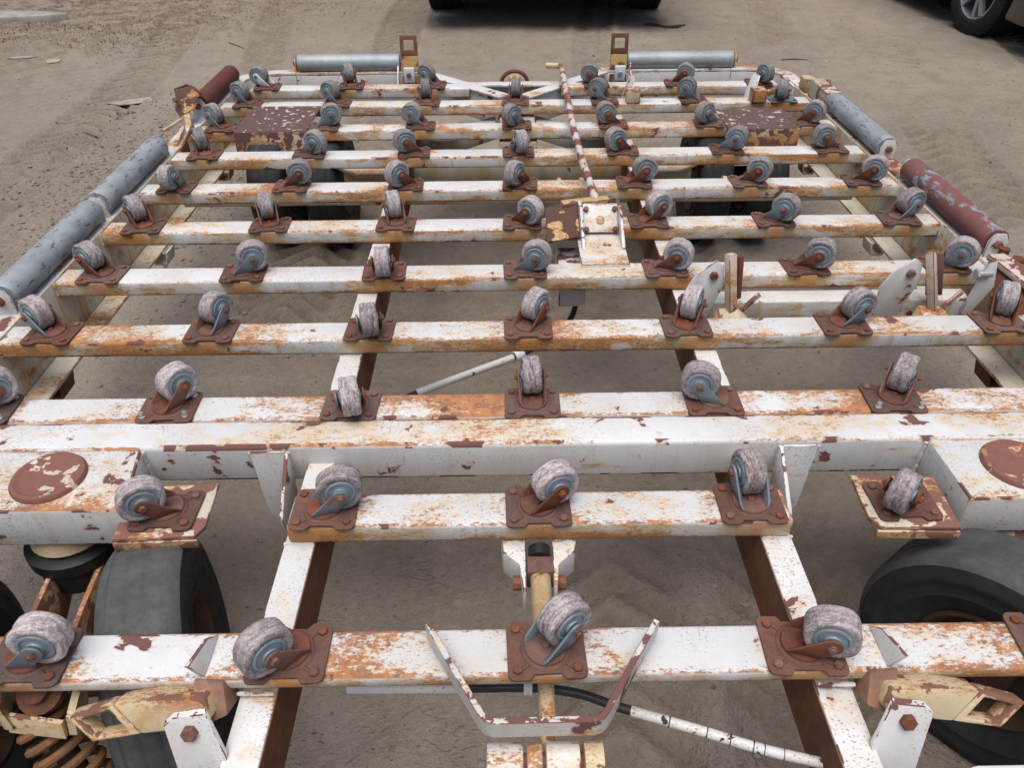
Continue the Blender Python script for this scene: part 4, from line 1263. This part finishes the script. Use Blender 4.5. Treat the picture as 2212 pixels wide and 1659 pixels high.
def car_wheel_meshes(r, w, rim):
    hw = w / 2
    ty = MB()
    prof = [(rim, -hw + 0.015), (rim + 0.012, -hw), (r * 0.88, -hw - 0.006), (r - 0.018, -hw + 0.004), (r - 0.003, -hw + 0.022)]
    for g in (-0.5, 0, 0.5):
        x = g * hw
        prof += [(r, x - 0.008), (r - 0.008, x - 0.005), (r - 0.008, x + 0.005), (r, x + 0.008)]
    prof += [(r - 0.003, hw - 0.022), (r - 0.018, hw - 0.004), (r * 0.88, hw + 0.006), (rim + 0.012, hw), (rim, hw - 0.015)]
    ty.lathe(prof, (0, 0, 0), (1, 0, 0), 64, caps=False)
    for k in range(60):      # shoulder lugs
        a = 2 * math.pi * k / 60
        for s_ in (-1, 1):
            c, s2 = math.cos(a), math.sin(a)
            p0 = (s_ * (hw - 0.05), (r - 0.004) * c, (r - 0.004) * s2)
            p1 = (s_ * (hw - 0.012), (r - 0.006) * math.cos(a + 0.03), (r - 0.006) * math.sin(a + 0.03))
            ty.bar(p0, p1, 0.018, 0.012, (0, c, s2))
    rm = MB()
    rm.lathe([(rim + 0.004, hw - 0.012), (rim - 0.004, hw - 0.006), (rim - 0.014, hw - 0.014), (rim - 0.02, hw - 0.09), (rim - 0.02, -hw + 0.02)], (0, 0, 0), (1, 0, 0), 48, caps=False)
    for k in range(5):
        for dk in (-0.20, 0.20):
            a = 2 * math.pi * k / 5
            p0 = (hw - 0.030, 0.05 * math.cos(a + dk * 0.6), 0.05 * math.sin(a + dk * 0.6))
            p1 = (hw - 0.022, (rim - 0.012) * math.cos(a + dk), (rim - 0.012) * math.sin(a + dk))
            rm.bar(p0, p1, 0.030, 0.03, (1, 0, 0))
    rm.lathe([(0.07, hw - 0.055), (0.07, hw - 0.024), (0.05, hw - 0.018), (0.03, hw - 0.016), (0.028, hw - 0.010), (0.001, hw - 0.009)], (0, 0, 0), (1, 0, 0), 24, caps=False)
    br = MB(); br.lathe([(rim - 0.04, hw - 0.10), (rim - 0.04, hw - 0.085), (0.05, hw - 0.08)], (0, 0, 0), (1, 0, 0), 32)
    res = []
    for mb, nm, mt in ((ty, 'wheel', 'cartyre'), (rm, 'rim', 'alloy'), (br, 'brake_disc', 'plastic')):
        me = mb.mesh(nm, 0, 1, 45); me.materials.append(M[mt]); res.append(me)
    return res


def vehicle(name, label, loc, rz, L, W, H, wb, rwheel, wwheel, paint, clear, steer=0.0, suv=True):
    """local +y is forward; origin on the ground under the front axle"""
    v = tag(empty(name, loc, rz), label, 'car')
    fo = 0.90
    y1, y0 = fo, fo - L
    hw = W / 2
    zb = clear
    belt = 0.58 * H if suv else 0.63 * H
    hood = belt - 0.06
    ra = rwheel + 0.07
    prof = []
    def archpts(yc):
        a0 = math.asin(max(-1, min(1, (zb - rwheel) / ra)))
        return [(yc + ra * math.cos(a), rwheel + ra * math.sin(a)) for a in np.linspace(math.pi - a0, a0, 13)]
    prof += [(y0 + 0.05, zb + 0.08), (y0 + 0.22, zb)]
    prof += archpts(-wb) + archpts(0.0)
    prof += [(y1 - 0.25, zb), (y1 - 0.03, zb + 0.10), (y1, zb + 0.34), (y1 - 0.05, hood - 0.10), (y1 - 0.25, hood), (-0.35, belt), (y0 + 0.06, belt), (y0, belt - 0.25), (y0 - 0.0, zb + 0.30)]
    m = MB()
    m.prism(prof, 'yz', -hw, hw)
    body = m.build('body', paint, v, 0.035, 3, 40)
    gh = MB()
    def ring(y, z, w_): return [(-w_, y, z), (w_, y, z)]
    ys = [(-0.42, belt), (-1.15, H - 0.02), (-2.2, H), (y0 + (0.45 if suv else 1.1), H - 0.04), (y0 + 0.10, belt)]
    vs, fs = [], []
    for (y, z) in ys:
        w_ = hw - 0.04 - (z - belt) * 0.28
        vs += [(-w_, y, z), (w_, y, z)]
    n = len(ys)
    fs += [(2 * i, 2 * i + 1, 2 * i + 3, 2 * i + 2) for i in range(n - 1)]
    fs += [tuple(2 * i for i in range(n)), tuple(2 * i + 1 for i in range(n - 1, -1, -1)), (0, 1, 2 * n - 1, 2 * n - 2)]
    gh.add(vs, fs)
    gh.build('cabin', paint, v, 0.03, 3, 40)
    # glazing set a little proud of the cabin
    def win(pts, off): 
        g = MB(); g.slab(pts, off); return g.build('window', 'glass', v, 0.004)
    zs0, zs1 = belt + 0.05, H - 0.13
    wside = lambda z: hw - 0.04 - (z - belt) * 0.28
    for s_ in (-1, 1):
        for (a, b, ta, tb) in ((-0.85, -1.75, -1.22, -1.75), (-1.82, -2.70, -1.82, -2.70)) + (((-2.77, y0 + 0.30, -2.77, y0 + 0.5),) if suv else ()):
            win([(s_ * (wside(zs0) + 0.001), a, zs0), (s_ * (wside(zs0) + 0.001), b, zs0), (s_ * (wside(zs1) + 0.001), tb, zs1), (s_ * (wside(zs1) + 0.001), ta, zs1)], (s_ * 0.006, 0, 0.002))
        m = MB(); m.box(s_ * hw - 0.10, s_ * hw + 0.10, -0.72, -0.60, belt + 0.02, belt + 0.18); m.build('mirror', paint, v, 0.03, 3)
        m = MB(); m.box(min(s_ * (hw - 0.05), s_ * (hw - 0.42)), max(s_ * (hw - 0.05), s_ * (hw - 0.42)), y1 - 0.10, y1 + 0.012, hood - 0.26, hood - 0.12); m.build('headlight', 'lampclear', v, 0.02, 3)
        m = MB(); m.box(min(s_ * (hw - 0.03), s_ * (hw - 0.28)), max(s_ * (hw - 0.03), s_ * (hw - 0.28)), y0 - 0.012, y0 + 0.08, belt - 0.36, belt - 0.06); m.build('tail_light', 'lampred', v, 0.02, 3)
        for yy in (-1.75, -2.70):
            m = MB(); m.box(min(s_ * (hw + 0.001), s_ * (hw + 0.025)), max(s_ * (hw + 0.001), s_ * (hw + 0.025)), yy + 0.04, yy + 0.2, belt - 0.14, belt - 0.10); m.build('door_handle', paint, v, 0.008, 2)
    fr = lambda t_: (-0.42 + (-1.15 + 0.42) * t_, belt + (H - 0.02 - belt) * t_)
    (ya, za), (yb, zb2) = fr(0.08), fr(0.92)
    win([(-wside(za) + 0.05, ya + 0.012, za), (wside(za) - 0.05, ya + 0.012, za), (wside(zb2) - 0.05, yb + 0.012, zb2), (-wside(zb2) + 0.05, yb + 0.012, zb2)], (0, 0.004, 0.004))
    yr0, yr1 = y0 + 0.10, y0 + (0.45 if suv else 1.1)
    br_ = lambda t_: (yr0 + (yr1 - yr0) * t_, belt + (H - 0.04 - belt) * t_)
    (ya, za), (yb, zb2) = br_(0.12), br_(0.88)
    win([(-wside(za) + 0.08, ya - 0.012, za), (wside(za) - 0.08, ya - 0.012, za), (wside(zb2) - 0.08, yb - 0.012, zb2), (-wside(zb2) + 0.08, yb - 0.012, zb2)], (0, -0.004, 0.002))
    for yy0, yy1, nm in ((y1 - 0.16, y1 + 0.03, 'front_bumper'), (y0 - 0.04, y0 + 0.14, 'rear_bumper')):
        m = MB(); m.box(-hw + 0.03, hw - 0.03, yy0, yy1, zb + 0.06, zb + 0.30); m.build(nm, 'plastic', v, 0.04, 3)
    m = MB(); m.box(-0.45, 0.45, y1 - 0.03, y1 + 0.014, hood - 0.30, hood - 0.12); m.build('grille', 'plastic', v, 0.01)
    m = MB(); m.box(-hw + 0.18, hw - 0.18, y0 + 0.3, y1 - 0.3, zb - 0.02, zb + 0.12); m.build('underbody', 'plastic', v, 0.02)
    T3 = car_wheel_meshes(rwheel, wwheel, rwheel * 0.66)
    for (yy, st) in ((0.0, steer), (-wb, 0.0)):
        m = MB(); m.tube([(-hw + 0.2, yy, rwheel), (hw - 0.2, yy, rwheel)], 0.04, 12); m.build('axle', 'plastic', v)
        for s_ in (-1, 1):
            x = s_ * (hw - wwheel / 2 - 0.01)
            ww_ = link('wheel', T3[0], v, (x, yy, rwheel - 0.012), (0, 0, st + (0 if s_ > 0 else math.pi)))
            link('rim', T3[1], ww_); link('brake_disc', T3[2], ww_)
    return v


# the black car stands square across the far end, its front towards the dolly
vehicle('black_car', 'black car standing squarely beyond the far end of the dolly, only its tyres in view', (0.30, 6.25, -0.005), math.pi, 4.75, 1.86, 1.75, 2.75, 0.36, 0.235, 'carblack', 0.22)
# the dark car in the far right corner with a turned front wheel
vehicle('dark_car', 'dark blue car in the far right corner, its silver spoked front wheel in view', (4.12, 5.20, 0.0), math.pi + 0.04, 4.6, 1.82, 1.48, 2.70, 0.335, 0.225, 'cargrey', 0.17, 0.0, False)


# ------------------------------------------------------------------ small things on the ground
M['leaf'] = plain('dry leaf', (0.30, 0.24, 0.17), 0.8, 0, 0.3, 30)
M['card'] = plain('weathered card', (0.36, 0.31, 0.25), 0.85, 0, 0.2, 20)
M['foil'] = plain('crumpled wrapper', (0.66, 0.66, 0.66), 0.4, 0, 0.3, 60)
M['bark'] = plain('dark wood', (0.05, 0.038, 0.03), 0.85, 0, 0.4, 40)
M['twig'] = plain('grey twig', (0.17, 0.13, 0.10), 0.85, 0, 0.4, 40)
M['slabc'] = plain('pale concrete', (0.36, 0.33, 0.29), 0.9, 0, 0.3, 12, 0.2, 0.6)
M['straw'] = plain('dry grass', (0.27, 0.205, 0.13), 0.9, 0, 0.4, 9)
M['stone'] = plain('grit', (0.30, 0.26, 0.215), 0.9, 0, 0.65, 30)


def sheetlet(name, label, cat, pts, mat, th=0.004, curl=0.002):
    cx = sum(p[0] for p in pts) / len(pts); cy = sum(p[1] for p in pts) / len(pts)
    m = MB()
    top = [(x, y, gz(x, y) + 0.006 + curl * ((x - cx) * 9 - (y - cy) * 5) ** 2 * 0.3) for x, y in pts]
    n = len(top)
    ctr = (cx, cy, gz(cx, cy) + 0.006)
    vs = top + [ctr] + [(x, y, z - th) for x, y, z in top] + [(ctr[0], ctr[1], ctr[2] - th)]
    fs = [(i, (i + 1) % n, n) for i in range(n)] + [(n + 1 + (i + 1) % n, n + 1 + i, 2 * n + 1) for i in range(n)]
    fs += [(i, n + 1 + i, n + 1 + (i + 1) % n, (i + 1) % n) for i in range(n)]
    m.add(vs, fs)
    return tag(m.build(name, mat), label, cat)


sheetlet('flat_scrap', 'pale pointed scrap lying flat on the dirt left of the dolly', 'scrap', [(-2.31, 3.86), (-2.22, 3.89), (-2.05, 3.86), (-2.02, 3.83), (-2.12, 3.79), (-2.19, 3.77), (-2.25, 3.80)], 'card')
sheetlet('wrapper', 'small shiny crumpled wrapper beyond the rusty brown roller', 'wrapper', [(-1.79, 4.29), (-1.76, 4.33), (-1.70, 4.31), (-1.68, 4.27), (-1.73, 4.23), (-1.77, 4.26)], 'foil', 0.002, 0.10)
sheetlet('dry_leaf', 'flat pale leaf at the left edge on the rough dirt', 'leaf', [(-3.33, 4.78), (-3.24, 4.83), (-3.15, 4.82), (-3.17, 4.76), (-3.26, 4.73)], 'card', 0.003)
sheetlet('dry_leaf', 'small round pale leaf near the left edge, right of the flat pale leaf', 'leaf', [(-3.03, 4.70), (-2.99, 4.74), (-2.94, 4.72), (-2.94, 4.66), (-3.0, 4.64)], 'card', 0.003)
sheetlet('dark_stick', 'long dark splinter of wood on the dirt in front of the black car', 'stick', [(1.02, 5.56), (1.09, 5.57), (1.20, 5.52), (1.31, 5.485), (1.18, 5.47), (1.08, 5.51)], 'bark', 0.012, 0.02)


def twig(label, pts, r=0.006):
    m = MB()
    P3_ = bez([(x, y, gz(x, y) + r * 0.8) for x, y in pts], 5)
    m.tube(P3_, [r * (1 - 0.6 * i / len(P3_)) for i in range(len(P3_))], 7)
    return tag(m.build('twig', 'twig'), label, 'twig')


twig('thin bent twig on the dirt left of the yellow rail stop', [(-2.37, 3.55), (-2.30, 3.42), (-2.16, 3.30), (-2.07, 3.22)])
twig('straight thin twig on the gravel beside the left side rollers', [(-1.78, 2.55), (-1.62, 2.66), (-1.47, 2.74)], 0.005)
twig('short twig near the rough corner at the far left', [(-1.95, 5.10), (-1.86, 5.02), (-1.80, 4.93)], 0.006)
twig('short curved twig on the dirt right of the dark stick', [(1.75, 4.55), (1.83, 4.58), (1.92, 4.55)], 0.006)

# pale concrete slab half sunk in the rough corner
m = MB()
zc = gz(-3.75, 5.85)
sl = [(-4.9, 5.62), (-3.85, 5.66), (-3.50, 5.73), (-3.36, 5.79), (-3.46, 5.86), (-3.9, 5.93), (-4.9, 5.97)]
m.prism(sl, 'xy', zc - 0.06, zc + 0.028)
tag(m.build('concrete_slab', 'slabc', None, 0.012, 2), 'pale concrete slab half sunk in the rough dirt at the far left', 'slab')


# grit: stones scattered as one mass
def rocks(n, place, smin, smax, seed):
    rng = np.random.default_rng(seed)
    ico = [(0, 0, 1), (0.9, 0, 0.3), (0.28, 0.85, 0.3), (-0.72, 0.53, 0.3), (-0.72, -0.53, 0.3), (0.28, -0.85, 0.3), (0, 0, -0.6)]
    tri = [(0, 1, 2), (0, 2, 3), (0, 3, 4), (0, 4, 5), (0, 5, 1), (6, 2, 1), (6, 3, 2), (6, 4, 3), (6, 5, 4), (6, 1, 5)]
    V, Fc = [], []
    xs, ys = place(rng, n)
    zs = ground_z(xs, ys)
    for x, y, z in zip(xs, ys, zs):
        s_ = smin * (smax / smin) ** (rng.random() ** 2.2)
        a = rng.random() * 6.28
        ca, sa = math.cos(a), math.sin(a)
        o = len(V)
        sx, sy, sz = s_ * rng.uniform(0.7, 1.3), s_ * rng.uniform(0.7, 1.3), s_ * rng.uniform(0.4, 0.8)
        for p in ico:
            q = (p[0] * rng.uniform(0.8, 1.2) * sx, p[1] * rng.uniform(0.8, 1.2) * sy, p[2] * sz)
            V.append((x + q[0] * ca - q[1] * sa, y + q[0] * sa + q[1] * ca, z + q[2] + sz * 0.15))
        Fc += [tuple(i + o for i in t_) for t_ in tri]
    me = bpy.data.meshes.new('gravel')
    me.from_pydata(V, [], Fc)
    me.materials.append(M['stone'])
    return me


def place_bed(rng, n):
    x = rng.normal(-1.62, 0.30, n); y = 2.75 + rng.normal(0, 0.50, n) + (x + 1.7) * -0.3
    return x, y


def place_all(rng, n):
    return rng.uniform(-4.4, 4.4, n), rng.uniform(-0.6, 7.3, n)


tag(link('gravel_bed', rocks(5200, place_bed, 0.003, 0.012, 3)), 'grey gravel patch on the dirt beside the left rollers', 'gravel', kind='stuff')
tag(link('loose_grit', rocks(15000, place_all, 0.0014, 0.008, 4)), 'loose grit and crumbs scattered over the whole dirt yard', 'grit', kind='stuff')

# dry grass and litter in the far left corner
rng = np.random.default_rng(8)
V, Fc = [], []
def blades(cx, cy, n, spread, hmin, hmax):
    X_, Y_ = rng.normal(cx, spread, n), rng.normal(cy, spread * 0.8, n)
    Z_ = ground_z(X_, Y_)
    for x, y, z in zip(X_, Y_, Z_):
        h = rng.uniform(hmin, hmax); a = rng.random() * 6.28; ln = rng.uniform(0.4, 1.6) * h
        dx, dy = math.cos(a), math.sin(a)
        w = rng.uniform(0.0015, 0.004)
        o = len(V)
        V.extend([(x - dy * w, y + dx * w, z - 0.003), (x + dy * w, y - dx * w, z - 0.003), (x + dx * ln * 0.5 + dy * w * 0.7, y + dy * ln * 0.5 - dx * w * 0.7, z + h * 0.75), (x + dx * ln * 0.5 - dy * w * 0.7, y + dy * ln * 0.5 + dx * w * 0.7, z + h * 0.75), (x + dx * ln, y + dy * ln, z + h)])
        Fc.extend([(o, o + 1, o + 2, o + 3), (o + 3, o + 2, o + 4)])
for (cx, cy, n, sp) in ((-2.95, 5.55, 700, 0.28), (-2.7, 5.15, 420, 0.22), (-3.6, 5.45, 600, 0.25), (-2.2, 6.0, 380, 0.30), (-3.3, 6.5, 500, 0.4), (-1.55, 6.25, 260, 0.22), (-2.5, 5.6, 300, 0.4), (-4.0, 5.2, 300, 0.3)):
    blades(cx, cy, n, sp, 0.004, 0.016)
for (cx, cy) in ((-2.12, 3.62), (-1.95, 4.02), (-1.72, 4.05)):
    blades(cx, cy, 26, 0.03, 0.01, 0.03)
gm = bpy.data.meshes.new('dry_grass'); gm.from_pydata(V, [], Fc); gm.materials.append(M['straw'])
tag(link('dry_grass', gm), 'thin dry grass and straw litter in the rough far left corner', 'grass', kind='stuff')
